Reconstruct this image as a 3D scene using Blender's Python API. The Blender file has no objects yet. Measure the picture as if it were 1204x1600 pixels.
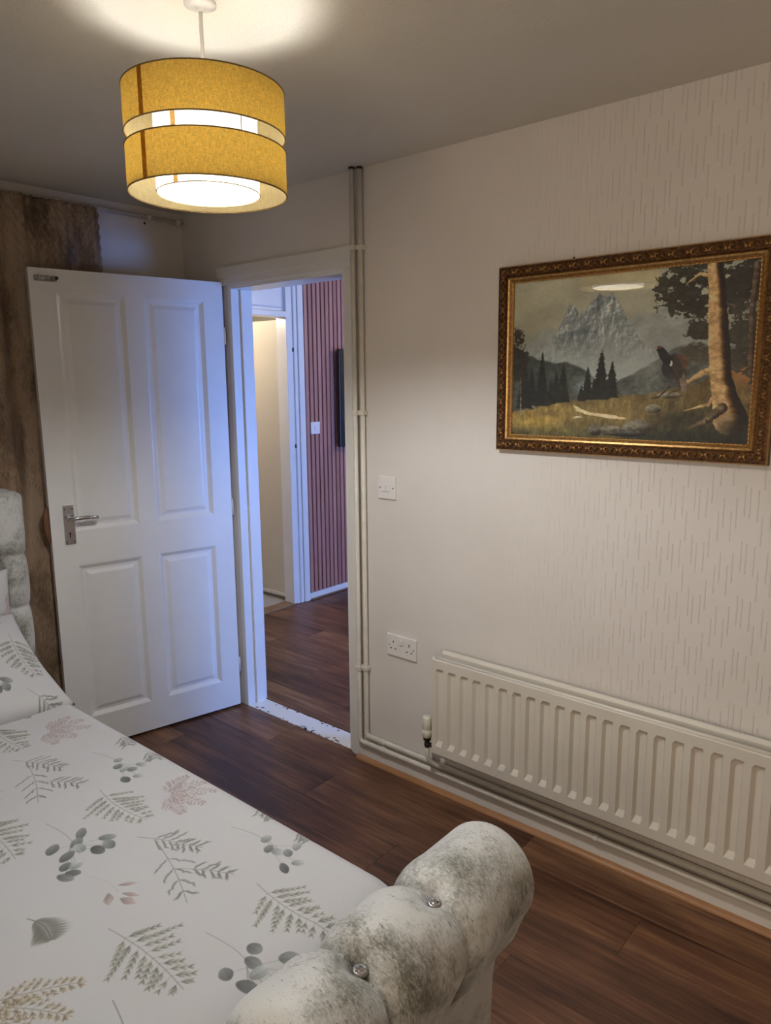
import bpy, bmesh, math, random
import numpy as np
from mathutils import Vector, Matrix

random.seed(7)
PI = math.pi
SC = bpy.context.scene
COL = SC.collection

# ------------------------------------------------------------------ camera
cam_d = bpy.data.cameras.new('camera')
cam = bpy.data.objects.new('camera', cam_d); COL.objects.link(cam)
SC.camera = cam
cam_d.sensor_fit = 'VERTICAL'; cam_d.sensor_height = 32.0
cam_d.lens = 1140.71 / 1600 * 32.0
cam_d.clip_start = 0.02
_r = Vector((0.76353, 0.64572, -0.00807)); _u = Vector((-0.10715, 0.13900, 0.98448)); _f = Vector((-0.63682, 0.75082, -0.17532))
cam.matrix_world = Matrix(((_r.x, _u.x, -_f.x, 3.12466), (_r.y, _u.y, -_f.y, -2.18952), (_r.z, _u.z, -_f.z, 1.60469), (0, 0, 0, 1)))

# ------------------------------------------------------------------ world, light, exposure
w = bpy.data.worlds.new('dusk'); SC.world = w; w.use_nodes = True
w.node_tree.nodes['Background'].inputs[0].default_value = (0.25, 0.38, 0.85, 1)
w.node_tree.nodes['Background'].inputs[1].default_value = 0.25

def light(name, kind, loc, energy, color, size=0.1, size_y=None, direction=None):
    d = bpy.data.lights.new(name, kind); d.energy = energy; d.color = color
    if kind == 'AREA':
        d.shape = 'RECTANGLE'; d.size = size; d.size_y = size_y or size
    else:
        d.shadow_soft_size = size
    o = bpy.data.objects.new(name, d); COL.objects.link(o); o.location = loc
    if direction: o.rotation_euler = Vector(direction).to_track_quat('-Z', 'Y').to_euler()
    return o
# dusk daylight through the side window of the room beyond the doorway
light('side_window_daylight', 'AREA', (3.14, 1.35, 1.10), 132, (0.16, 0.36, 1.0), 1.2, 1.1, (-1, 0, 0))
# ceiling lamp of the room beyond the doorway
light('living_room_lamp', 'POINT', (0.97, 2.3, 2.22), 22, (1.0, 0.90, 0.80), 0.07)
# unseen warm fill added behind the camera to lift upper walls and ceiling
light('bedroom_fill_light', 'AREA', (3.1, -3.22, 1.45), 31, (1.0, 0.81, 0.58), 1.8, 1.2, (0, 1, 0))
# unseen fill lamp added to lighten the small room and its plain door
light('small_room_fill', 'POINT', (-1.35, 0.75, 2.15), 20, (1.0, 0.86, 0.68), 0.06)
BULB_STRENGTH = 1750.0

vs = SC.view_settings
vs.view_transform = 'Standard'; vs.look = 'None'; vs.gamma = 1.0; vs.use_curve_mapping = False
vs.exposure = 0.0

# ------------------------------------------------------------------ materials
class NT:
    def __init__(s, name):
        s.m = bpy.data.materials.new(name); s.m.use_nodes = True
        s.t = s.m.node_tree; s.n = s.t.nodes; s.l = s.t.links
        s.b = s.n['Principled BSDF']; s.out = s.n['Material Output']
    def new(s, typ, **kw):
        n = s.n.new(typ)
        for k, v in kw.items(): setattr(n, k, v)
        return n
    def link(s, a, b): s.l.new(a, b)
    def coord(s, scale=(1, 1, 1), rot=(0, 0, 0), loc=(0, 0, 0), kind='Object'):
        c = s.new('ShaderNodeTexCoord'); m = s.new('ShaderNodeMapping')
        m.inputs['Scale'].default_value = scale; m.inputs['Rotation'].default_value = rot; m.inputs['Location'].default_value = loc
        s.link(c.outputs[kind], m.inputs[0]); return m.outputs[0]
    def noise(s, vec, scale, detail=4, rough=0.55, dist=0.0):
        n = s.new('ShaderNodeTexNoise'); n.inputs['Scale'].default_value = scale; n.inputs['Detail'].default_value = detail
        n.inputs['Roughness'].default_value = rough; n.inputs['Distortion'].default_value = dist
        if vec: s.link(vec, n.inputs['Vector'])
        return n.outputs['Fac']
    def ramp(s, fac, stops):
        r = s.new('ShaderNodeValToRGB'); e = r.color_ramp.elements
        while len(e) < len(stops): e.new(0.5)
        for i, (p, c) in enumerate(stops):
            e[i].position = p; e[i].color = (c[0], c[1], c[2], 1)
        s.link(fac, r.inputs[0]); return r.outputs[0]
    def math(s, op, a, b=None, c=None):
        n = s.new('ShaderNodeMath', operation=op)
        for i, v in enumerate((a, b, c)):
            if v is None: continue
            if isinstance(v, (int, float)): n.inputs[i].default_value = v
            else: s.link(v, n.inputs[i])
        return n.outputs[0]
    def mix(s, fac, a, b, mode='MIX'):
        n = s.new('ShaderNodeMix', data_type='RGBA', blend_type=mode)
        for i, v in ((0, fac), (6, a), (7, b)):
            if isinstance(v, (int, float)): n.inputs[i].default_value = v
            elif isinstance(v, tuple): n.inputs[i].default_value = (v[0], v[1], v[2], 1)
            else: s.link(v, n.inputs[i])
        return n.outputs[2]
    def bump(s, h, strength=0.3, dist=0.002, chain=None):
        n = s.new('ShaderNodeBump'); n.inputs['Strength'].default_value = strength; n.inputs['Distance'].default_value = dist
        s.link(h, n.inputs['Height'])
        if chain: s.link(chain, n.inputs['Normal'])
        s.link(n.outputs[0], s.b.inputs['Normal']); return n.outputs[0]
    def base(s, c):
        if isinstance(c, tuple): s.b.inputs['Base Color'].default_value = (c[0], c[1], c[2], 1)
        else: s.link(c, s.b.inputs['Base Color'])
    def set(s, **kw):
        for k, v in kw.items(): s.b.inputs[k.replace('_', ' ')].default_value = v

def srgb(r, g, b):
    f = lambda v: ((v / 255 + 0.055) / 1.055) ** 2.4 if v > 10.3 else v / 255 / 12.92
    return (f(r), f(g), f(b))

def plain(name, c, rough=0.5, var=0.06, scale=12, bump=0.0, bscale=80, metal=0.0, spec=0.5):
    m = NT(name); co = m.coord()
    f = m.noise(co, scale, 4)
    lo = tuple(max(0, v * (1 - var)) for v in c); hi = tuple(min(1, v * (1 + var)) for v in c)
    m.base(m.ramp(f, [(0.3, lo), (0.7, hi)]))
    m.set(Roughness=rough, Metallic=metal); m.b.inputs['Specular IOR Level'].default_value = spec
    if bump: m.bump(m.noise(co, bscale, 3), bump, 0.002)
    return m.m

M = {}
M['gloss_white'] = plain('white_gloss_paint', (0.80, 0.79, 0.77), 0.30, 0.02, 9, 0.05, 30)
M['trim_white'] = plain('satin_trim_paint', (0.76, 0.73, 0.68), 0.38, 0.03, 9, 0.05, 40)
M['pipe_paint'] = plain('cream_pipe_paint', (0.68, 0.64, 0.56), 0.40, 0.06, 20, 0.05, 60)
M['rad_paint'] = plain('cream_radiator_enamel', (0.70, 0.655, 0.575), 0.33, 0.04, 7, 0.04, 60)
M['white_plastic'] = plain('white_plastic', (0.80, 0.77, 0.75), 0.28, 0.02)
M['cream_plastic'] = plain('cream_plastic', (0.74, 0.72, 0.58), 0.35, 0.02)
M['dark'] = plain('dark_hole', (0.012, 0.011, 0.010), 0.6, 0.2)
M['brown_metal'] = plain('tarnished_brass', (0.055, 0.04, 0.032), 0.42, 0.25, 60, metal=0.6)
M['chrome'] = plain('satin_chrome', (0.62, 0.62, 0.63), 0.24, 0.05, 30, metal=1.0)
M['steel'] = plain('dull_steel', (0.36, 0.35, 0.33), 0.38, 0.12, 40, metal=0.9)
M['bead_wood'] = None
M['cream_wall'] = plain('cream_emulsion', (0.68, 0.64, 0.56), 0.8, 0.03, 6, 0.15, 160)
M['cream_door'] = plain('cream_flush_door_paint', (0.66, 0.61, 0.52), 0.5, 0.02, 4)
M['carpet'] = plain('grey_carpet', (0.42, 0.40, 0.37), 0.95, 0.12, 60, 0.6, 400)
M['black'] = plain('black_plastic', (0.010, 0.010, 0.012), 0.35, 0.1)
M['slat_back'] = plain('dark_felt_backing', (0.075, 0.040, 0.038), 0.95, 0.1)

def wood(name, stops, grain=(1.4, 26, 26), rough=0.42, rnd=0.35):
    m = NT(name)
    oi = m.new('ShaderNodeObjectInfo')
    c = m.new('ShaderNodeTexCoord'); ad = m.new('ShaderNodeVectorMath', operation='ADD')
    sc = m.new('ShaderNodeVectorMath', operation='SCALE'); cmb = m.new('ShaderNodeCombineXYZ')
    m.link(oi.outputs['Random'], cmb.inputs[0]); m.link(oi.outputs['Random'], cmb.inputs[1])
    m.link(cmb.outputs[0], sc.inputs[0]); sc.inputs['Scale'].default_value = 37.0
    m.link(c.outputs['Object'], ad.inputs[0]); m.link(sc.outputs[0], ad.inputs[1])
    mp = m.new('ShaderNodeMapping'); mp.inputs['Scale'].default_value = grain
    m.link(ad.outputs[0], mp.inputs[0]); v = mp.outputs[0]
    n1 = m.noise(v, 1.0, 6, 0.62, 0.9); n2 = m.noise(v, 3.6, 5, 0.6, 0.3)
    mp2 = m.new('ShaderNodeMapping'); mp2.inputs['Scale'].default_value = (grain[0] * 1.5, grain[1] * 0.22, grain[2] * 0.22)
    m.link(ad.outputs[0], mp2.inputs[0]); n3 = m.noise(mp2.outputs[0], 1.0, 4, 0.5, 0.6)
    f = m.math('ADD', m.math('MULTIPLY', n1, 0.45), m.math('ADD', m.math('MULTIPLY', n2, 0.2), m.math('MULTIPLY', n3, 0.35)))
    f = m.math('ADD', f, m.math('MULTIPLY', m.math('SUBTRACT', oi.outputs['Random'], 0.5), rnd))
    m.base(m.ramp(f, stops)); m.set(Roughness=rough)
    m.bump(n2, 0.12, 0.001)
    return m.m
M['plank'] = wood('walnut_laminate', [(0.37, (0.042, 0.015, 0.009)), (0.46, (0.105, 0.042, 0.022)), (0.54, (0.165, 0.074, 0.037)), (0.65, (0.30, 0.155, 0.072))], rnd=0.11)
M['bead_wood'] = wood('orange_pine_beading', [(0.3, (0.30, 0.13, 0.048)), (0.7, (0.46, 0.24, 0.105))], (3, 40, 40), 0.45, 0.1)
M['thresh_wood'] = wood('pale_wood_strip', [(0.3, (0.17, 0.10, 0.06)), (0.7, (0.28, 0.175, 0.11))], (3, 40, 40), 0.45, 0.1)
M['slat'] = wood('red_brown_slat_veneer', [(0.3, (0.36, 0.155, 0.125)), (0.7, (0.54, 0.27, 0.22))], (30, 30, 1.4), 0.5, 0.2)
M['chip'] = wood('bare_split_wood', [(0.3, (0.10, 0.04, 0.02)), (0.7, (0.24, 0.11, 0.055))], (50, 50, 4), 0.6, 0.1)

def wallpaper():
    m = NT('embossed_cream_wallpaper')
    c = m.new('ShaderNodeTexCoord'); sp = m.new('ShaderNodeSeparateXYZ'); m.link(c.outputs['Object'], sp.inputs[0])
    x, z = sp.outputs[0], sp.outputs[2]
    h = None
    for off, pitch in ((0.0, 0.034), (0.013, 0.034)):
        xs = m.math('DIVIDE', m.math('ADD', x, off), pitch)
        col = m.math('FLOOR', xs); fr = m.math('SUBTRACT', xs, col)
        wn = m.new('ShaderNodeTexWhiteNoise', noise_dimensions='1D'); m.link(m.math('ADD', col, off * 100), wn.inputs['W'])
        zz = m.math('ADD', m.math('DIVIDE', z, 0.16), m.math('MULTIPLY', wn.outputs['Value'], 7.0))
        seg = m.math('LESS_THAN', m.math('FRACT', zz), 0.55)
        ln = m.new('ShaderNodeMapRange'); ln.interpolation_type = 'SMOOTHSTEP'
        m.link(m.math('ABSOLUTE', m.math('SUBTRACT', fr, 0.5)), ln.inputs[0])
        ln.inputs[1].default_value = 0.01; ln.inputs[2].default_value = 0.065; ln.inputs[3].default_value = 1.0; ln.inputs[4].default_value = 0.0
        one = m.math('MULTIPLY', seg, ln.outputs[0])
        h = one if h is None else m.math('MAXIMUM', h, one)
    # relief is flattened by many coats of paint towards the doorway
    fade = m.new('ShaderNodeMapRange'); m.link(x, fade.inputs[0]); fade.inputs[1].default_value = 1.55; fade.inputs[2].default_value = 2.3
    h = m.math('MULTIPLY', h, fade.outputs[0])
    co = m.coord()
    f = m.noise(co, 3.0, 3)
    m.base(m.ramp(f, [(0.3, (0.72, 0.67, 0.625)), (0.7, (0.75, 0.705, 0.665))])); m.set(Roughness=0.62)
    b1 = m.bump(m.noise(co, 45, 4, 0.6), 0.10, 0.004)
    m.bump(h, 0.8, 0.0016, b1)
    return m.m
M['wallpaper'] = wallpaper()
def ceil_mat():
    m = NT('stippled_ceiling_paint'); co = m.coord()
    m.base(m.ramp(m.noise(co, 2.0, 3), [(0.3, (0.68, 0.635, 0.55)), (0.7, (0.72, 0.675, 0.59))])); m.set(Roughness=0.85)
    m.bump(m.noise(co, 130, 3, 0.7), 0.5, 0.004)
    return m.m
M['ceiling'] = ceil_mat()

def velvet(name, dark, mid, light_, scale=1.0, stretch=(1, 1, 1)):
    m = NT(name); co = m.coord(stretch)
    big = m.noise(co, 5.0 * scale, 3, 0.55, 0.3)
    f1 = m.noise(co, 22 * scale, 6, 0.75, 0.5)
    f2 = m.noise(m.coord((stretch[0], stretch[1] * 2.0, stretch[2] * 0.7)), 120 * scale, 4, 0.75, 0.4)
    f = m.math('ADD', m.math('MULTIPLY', big, 0.50), m.math('ADD', m.math('MULTIPLY', f1, 0.22), m.math('MULTIPLY', f2, 0.28)))
    base = m.ramp(f, [(0.405, dark), (0.465, mid), (0.53, light_), (0.75, light_)])
    sp = m.ramp(m.noise(m.coord((stretch[0], stretch[1] * 2.2, stretch[2] * 0.7)), 85 * scale, 3, 0.7, 0.6), [(0.32, (0.36, 0.36, 0.33)), (0.40, (1, 1, 1))])
    gate = m.ramp(m.noise(co, 7 * scale, 4, 0.6), [(0.44, (1, 1, 1)), (0.60, (0.15, 0.15, 0.15))])
    m.base(m.mix(gate, base, m.mix(1.0, base, sp, 'MULTIPLY'))); m.set(Roughness=0.55)
    m.b.inputs['Sheen Weight'].default_value = 0.35; m.b.inputs['Sheen Roughness'].default_value = 0.4
    m.bump(f1, 0.35, 0.004)
    return m.m
M['velvet'] = velvet('silver_crushed_velvet', (0.15, 0.145, 0.115), (0.37, 0.365, 0.33), (0.60, 0.60, 0.575))
M['curtain'] = velvet('brown_crushed_velvet', (0.12, 0.075, 0.042), (0.20, 0.128, 0.075), (0.36, 0.255, 0.17), 1.3, (1, 1, 0.45))

def fabric_light(name, col, trans, weave, k=0.72):
    m = NT(name); m.n.remove(m.b)
    co = m.coord((1, 1, 1))
    wv = m.noise(m.coord((weave, weave, weave * 0.25)), 1.0, 3, 0.6)
    wv2 = m.noise(m.coord((weave * 0.3, weave * 0.3, weave * 1.2)), 1.0, 3, 0.6)
    f = m.math('MULTIPLY', m.math('ADD', wv, wv2), 0.5)
    c = m.ramp(f, [(0.36, tuple(v * k for v in col)), (0.62, tuple(min(1, v * 1.12) for v in col))])
    d = m.new('ShaderNodeBsdfDiffuse'); t = m.new('ShaderNodeBsdfTranslucent'); mx = m.new('ShaderNodeMixShader')
    m.link(c, d.inputs[0]); m.link(c, t.inputs[0]); mx.inputs[0].default_value = trans
    m.link(d.outputs[0], mx.inputs[1]); m.link(t.outputs[0], mx.inputs[2]); m.link(mx.outputs[0], m.out.inputs[0])
    return m.m
M['linen'] = fabric_light('mustard_linen_shade', (0.86, 0.63, 0.185), 0.62, 420)
M['lining'] = fabric_light('cream_shade_lining', (0.95, 0.84, 0.56), 0.54, 200, 0.94)
M['linen_seam'] = fabric_light('doubled_linen_seam', (0.40, 0.19, 0.035), 0.45, 420)
M['diffuser'] = fabric_light('white_voile_diffuser', (0.90, 0.84, 0.74), 0.13, 300, 0.92)
M['diffuser_seam'] = fabric_light('doubled_voile_seam', (0.80, 0.52, 0.20), 0.14, 300)
M['rim'] = plain('shade_rim_tape', (0.20, 0.13, 0.045), 0.6, 0.1)
def emis(name, col, strength):
    m = NT(name); m.n.remove(m.b); e = m.new('ShaderNodeEmission')
    n = m.noise(m.coord(), 20, 2); c = m.ramp(n, [(0.3, col), (0.7, tuple(min(1, v * 1.02) for v in col))])
    m.link(c, e.inputs[0]); e.inputs[1].default_value = strength; m.link(e.outputs[0], m.out.inputs[0])
    return m.m
M['bulb'] = emis('lit_bulb_dome', (0.96, 0.98, 1.0), BULB_STRENGTH)
M['bulb_neck'] = emis('lit_bulb_neck', (0.98, 0.97, 0.94), BULB_STRENGTH * 0.11)

def gold(name, c1, c2, rough):
    m = NT(name); co = m.coord()
    f = m.noise(co, 130, 4, 0.65)
    m.base(m.ramp(f, [(0.35, c1), (0.65, c2)])); m.set(Roughness=rough, Metallic=0.75)
    return m.m
M['gold_dark'] = gold('antiqued_gilt', (0.10, 0.045, 0.016), (0.36, 0.19, 0.065), 0.42)
M['gold'] = gold('bright_gilt', (0.34, 0.18, 0.06), (0.60, 0.37, 0.14), 0.34)
M['gold_back'] = gold('dark_gilt_ground', (0.045, 0.020, 0.010), (0.15, 0.07, 0.028), 0.5)

def glass():
    m = NT('picture_glass'); m.n.remove(m.b)
    g = m.new('ShaderNodeBsdfGlossy'); g.inputs['Roughness'].default_value = 0.004
    n = m.noise(m.coord(), 3, 2); m.link(m.ramp(n, [(0, (0.97, 0.97, 0.97)), (1, (1, 1, 1))]), g.inputs[0])
    t = m.new('ShaderNodeBsdfTransparent'); fr = m.new('ShaderNodeFresnel'); fr.inputs[0].default_value = 1.5
    mx = m.new('ShaderNodeMixShader'); m.link(m.math('MULTIPLY', fr.outputs[0], 1.5), mx.inputs[0])
    m.link(t.outputs[0], mx.inputs[1]); m.link(g.outputs[0], mx.inputs[2]); m.link(mx.outputs[0], m.out.inputs[0])
    return m.m
M['glass'] = glass()
def crystal():
    m = NT('faceted_crystal'); m.base((0.92, 0.93, 0.95)); m.set(Roughness=0.04, Metallic=0.85)
    m.link(m.ramp(m.noise(m.coord(), 220, 1), [(0.4, (0.45, 0.45, 0.46)), (0.6, (0.98, 0.98, 1.0))]), m.b.inputs['Base Color'])
    return m.m
M['crystal'] = crystal()

# ------------------------------------------------------------------ geometry helpers
def make(name, bm, mat, parent=None, smooth=False, loc=None):
    me = bpy.data.meshes.new(name)
    bmesh.ops.recalc_face_normals(bm, faces=bm.faces)
    bm.to_mesh(me); bm.free()
    if smooth:
        for p in me.polygons: p.use_smooth = True
    if mat: me.materials.append(M[mat] if isinstance(mat, str) else mat)
    o = bpy.data.objects.new(name, me); COL.objects.link(o)
    if parent: o.parent = parent
    if loc: o.location = loc
    return o
def copy_obj(src, parent, loc=None, rot=None, scale=None):
    o = src.copy(); COL.objects.link(o); o.parent = parent
    if loc is not None: o.location = loc
    if rot is not None: o.rotation_euler = rot
    if scale is not None: o.scale = scale
    return o
def thing(name, label, cat, loc=(0, 0, 0), rot=(0, 0, 0), group=None):
    o = bpy.data.objects.new(name, None); COL.objects.link(o); o.location = loc; o.rotation_euler = rot
    o.empty_display_size = 0.1
    return tag(o, label, cat, group)
def tag(o, label, cat, group=None):
    o['label'] = label; o['category'] = cat
    if group: o['group'] = group
    return o
def struct(o, label, cat=None):
    o['kind'] = 'structure'; o['label'] = label
    if cat: o['category'] = cat
    return o

def box(bm, x0, x1, y0, y1, z0, z1, bev=0.0, seg=1):
    vs_ = [bm.verts.new(p) for p in ((x0, y0, z0), (x1, y0, z0), (x1, y1, z0), (x0, y1, z0), (x0, y0, z1), (x1, y0, z1), (x1, y1, z1), (x0, y1, z1))]
    fs = [bm.faces.new([vs_[i] for i in f]) for f in ((3, 2, 1, 0), (4, 5, 6, 7), (0, 1, 5, 4), (1, 2, 6, 5), (2, 3, 7, 6), (3, 0, 4, 7))]
    if bev:
        es = list({e for f in fs for e in f.edges})
        bmesh.ops.bevel(bm, geom=es, offset=bev, segments=seg, profile=0.5, affect='EDGES')
    return bm
def nb(): return bmesh.new()
def bx(*a, **k): return box(nb(), *a, **k)
def lathe(bm, prof, cx=0, cy=0, cz=0, n=32, axis='Z', cap=True):
    rings = []
    for r, h in prof:
        ring = []
        for i in range(n):
            a = 2 * PI * i / n; c, s = math.cos(a) * r, math.sin(a) * r
            p = {'Z': (cx + c, cy + s, cz + h), 'Y': (cx + c, cy + h, cz + s), 'X': (cx + h, cy + c, cz + s)}[axis]
            ring.append(bm.verts.new(p))
        rings.append(ring)
    for a, b in zip(rings, rings[1:]):
        for i in range(n): bm.faces.new((a[i], a[(i + 1) % n], b[(i + 1) % n], b[i]))
    if cap:
        bm.faces.new(rings[0]); bm.faces.new(rings[-1])
    return bm
def tube(bm, pts, r, n=12, cap=True):
    pts = [Vector(p) for p in pts]; rings = []
    prev = None
    for i, p in enumerate(pts):
        d = (pts[min(i + 1, len(pts) - 1)] - pts[max(i - 1, 0)]).normalized()
        if prev is None:
            a = Vector((0, 0, 1)) if abs(d.z) < 0.9 else Vector((1, 0, 0))
            u = d.cross(a).normalized()
        else: u = (prev - d * prev.dot(d)).normalized()
        prev = u; v = d.cross(u)
        rr = r[i] if isinstance(r, (list, tuple)) else r
        rings.append([bm.verts.new(p + u * math.cos(2 * PI * k / n) * rr + v * math.sin(2 * PI * k / n) * rr) for k in range(n)])
    for a, b in zip(rings, rings[1:]):
        for k in range(n): bm.faces.new((a[k], a[(k + 1) % n], b[(k + 1) % n], b[k]))
    if cap: bm.faces.new(rings[0]); bm.faces.new(rings[-1])
    return bm
def rounded_path(pts, rad, n=6):
    pts = [Vector(p) for p in pts]; out = [pts[0]]
    for a, b, c in zip(pts, pts[1:], pts[2:]):
        d1 = (a - b).normalized(); d2 = (c - b).normalized()
        p1 = b + d1 * rad; p2 = b + d2 * rad
        for i in range(n + 1):
            t = i / n; out.append(p1 * (1 - t) ** 2 + b * 2 * t * (1 - t) + p2 * t * t)
    out.append(pts[-1]); return out
def gridmesh(bm, nu, nv, fn, closed_u=False):
    vs_ = [[bm.verts.new(fn(i / (nu - 1 if not closed_u else nu), j / (nv - 1))) for i in range(nu)] for j in range(nv)]
    for j in range(nv - 1):
        for i in range(nu if closed_u else nu - 1):
            k = (i + 1) % nu
            bm.faces.new((vs_[j][i], vs_[j][k], vs_[j + 1][k], vs_[j + 1][i]))
    return vs_
def ringloft(bm, x0, x1, z0, z1, rings, flip=1):
    """stack of inset rectangles in the xz plane; rings = [(inset, y)], last one filled"""
    prev = None
    for ins, y in rings:
        r = [bm.verts.new(p) for p in ((x0 + ins, y, z0 + ins), (x1 - ins, y, z0 + ins), (x1 - ins, y, z1 - ins), (x0 + ins, y, z1 - ins))]
        if prev:
            for i in range(4): bm.faces.new((prev[i], prev[(i + 1) % 4], r[(i + 1) % 4], r[i]))
        prev = r
    bm.faces.new(prev); return bm

# ------------------------------------------------------------------ room shell
H = 2.40
OX0, OX1, OH = 0.333, 1.078, 2.050       # doorway in the wall with the picture
T = 0.115
RX, RY = 4.25, -3.1                      # far ends of the bedroom, behind the camera

bm = nb(); box(bm, -0.9, OX0, 0, T, 0, H); box(bm, OX1, RX + 0.1, 0, T, 0, H); box(bm, OX0, OX1, 0, T, OH, H)
struct(make('wall_right', bm, 'wallpaper'), 'cream wallpapered wall with the doorway, picture and radiator')
bm = nb(); box(bm, -0.12, 0, RY - 0.1, 0, 0, H)
struct(make('wall_left', bm, 'wallpaper'), 'cream wall behind the brown curtain and bed head')
struct(make('wall_front', bx(RX, RX + 0.1, RY, 0, 0, H), 'wallpaper'), 'cream bedroom wall opposite the bed head')
bm = nb(); wx0, wx1, wz0, wz1 = 2.2, 4.0, 0.85, 2.05
box(bm, 0, wx0, RY - 0.1, RY, 0, H); box(bm, wx1, RX + 0.1, RY - 0.1, RY, 0, H); box(bm, wx0, wx1, RY - 0.1, RY, 0, wz0); box(bm, wx0, wx1, RY - 0.1, RY, wz1, H)
struct(make('wall_back', bm, 'wallpaper'), 'cream bedroom wall with the added window behind the camera')
struct(make('ceiling', bx(-0.12, RX + 0.1, RY - 0.1, 0, H, H + 0.08), 'ceiling'), 'stippled off-white bedroom ceiling')

# windows (added bedroom fill window and the one beyond the doorway), with panes
def window(name, label, horizontal, a0, a1, b, z0, z1, t):
    bm = nb(); fw = 0.05
    def seg(u0, u1, v0, v1):
        if horizontal: box(bm, u0, u1, b, b + t, v0, v1, 0.004)
        else: box(bm, b, b + t, u0, u1, v0, v1, 0.004)
    seg(a0, a1, z0, z0 + fw); seg(a0, a1, z1 - fw, z1); seg(a0, a0 + fw, z0 + fw, z1 - fw); seg(a1 - fw, a1, z0 + fw, z1 - fw)
    m_ = (a0 + a1) / 2; seg(m_ - 0.03, m_ + 0.03, z0 + fw, z1 - fw)
    o = struct(make(name, bm, 'gloss_white'), label)
    for p0, p1 in ((a0 + fw, m_ - 0.03), (m_ + 0.03, a1 - fw)):
        pb = bx(p0, p1, b + t * 0.5, b + t * 0.5 + 0.004, z0 + fw, z1 - fw) if horizontal else bx(b + t * 0.5, b + t * 0.5 + 0.004, p0, p1, z0 + fw, z1 - fw)
        make('pane', pb, 'glass', o)
    return o
window('window_1', 'white framed window added for the bedroom fill light', True, wx0, wx1, RY - 0.08, wz0, wz1, 0.05)  # unseen window added to carry the warm fill light

# floor: slab and laminate planks along the wall
fl = struct(make('floor', bx(-0.12, RX + 0.1, RY - 0.1, 0.0, -0.06, -0.012), 'dark'), 'dark brown wood laminate bedroom floor')
PW, PL = 0.192, 1.285
def plank_mesh(L, W):
    bm = box(nb(), 0, L, 0, W, -0.012, 0, 0.0007, 1)
    me = bpy.data.meshes.new('plank'); bm.to_mesh(me); bm.free(); me.materials.append(M['plank']); return me
plank_cache = {}
def planks(parent, x0, x1, y0, y1, offs, seed):
    rr = random.Random(seed); y = y1; row = 0
    while y > y0 + 0.01:
        wd = min(PW, y - y0); x = x0; first = PL * offs[row % len(offs)]
        while x < x1 - 0.01:
            L = min(first if x == x0 else PL, x1 - x)
            if L < 0.02: break
            key = (round(L, 3), round(wd, 3))
            if key not in plank_cache: plank_cache[key] = plank_mesh(L - 0.0005, wd - 0.0005)
            o = bpy.data.objects.new('plank', plank_cache[key]); COL.objects.link(o); o.parent = parent
            o.location = (x, y - wd, 0); x += L
        y -= wd; row += 1
planks(fl, 0.0, RX, RY, 0.0, [0.55, 0.9, 0.28, 0.72, 0.42, 0.12, 0.82], 3)

# ---- space beyond the doorway
HX = -0.73; HY1 = 3.15; HXR = 3.0
fh = struct(make('floor_hall', bx(HX - 0.1, HXR + 0.1, 0.0, HY1 + 0.1, -0.06, -0.012), 'dark'), 'brown wood laminate floor beyond the doorway')
planks(fh, HX, HXR, T, HY1, [0.35, 0.8, 0.15, 0.6, 0.95, 0.45], 11)
struct(make('ceiling_hall', bx(-2.6, HXR + 0.1, 0.0, HY1 + 0.1, H, H + 0.08), 'ceiling'), 'off-white ceiling beyond the doorway')
DY0, DY1 = 0.62, 1.34                    # plain doorway in the slatted wall
bm = nb(); box(bm, HX - 0.1, HX, T, DY0, 0, H); box(bm, HX - 0.1, HX, DY1, HY1 + 0.1, 0, H); box(bm, HX - 0.1, HX, DY0, DY1, 2.36, H)
wh = struct(make('wall_hall', bm, 'cream_wall'), 'wall beyond the doorway, clad in reddish brown vertical slats')
sb = make('slat_backing', bx(HX, HX + 0.004, 1.462, HY1, 0.055, H - 0.002), 'slat_back', wh)
src = None
k = 0
while 1.466 + k * 0.0425 < HY1 - 0.04:
    y = 1.466 + k * 0.0425
    if src is None:
        src = make('slat', bx(HX + 0.004, HX + 0.022, 0, 0.031, 0.056, H - 0.004, bev=0.002), 'slat', wh); src.location = (0, y, 0)
    else: copy_obj(src, wh, (0, y, 0))
    k += 1
struct(make('wall_hall_end', bx(HX - 0.1, HXR + 0.1, HY1, HY1 + 0.1, 0, H), 'cream_wall'), 'far cream wall of the room beyond the doorway')
bm = nb(); box(bm, HXR, HXR + 0.1, T, 0.75, 0, H); box(bm, HXR, HXR + 0.1, 1.95, HY1, 0, H); box(bm, HXR, HXR + 0.1, 0.75, 1.95, 0, 0.55); box(bm, HXR, HXR + 0.1, 0.75, 1.95, 1.65, H)
struct(make('wall_hall_side', bm, 'cream_wall'), 'cream side wall with the window of the room beyond the doorway')
window('window_2', 'white framed window of the room beyond the doorway', False, 0.75, 1.95, HXR + 0.03, 0.55, 1.65, 0.05)
# white skirting of the slatted wall
bm = nb(); box(bm, HX, HX + 0.018, 1.462, HY1, 0.0, 0.055, 0.003)
struct(make('baseboard_hall', bm, 'gloss_white'), 'white skirting under the reddish slatted wall')
struct(make('trim_hall_beading', box(nb(), HX + 0.018, HX + 0.032, 1.462, HY1, 0.0, 0.014, 0.004), 'thresh_wood'), 'pale wood beading along the slatted wall')
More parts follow.
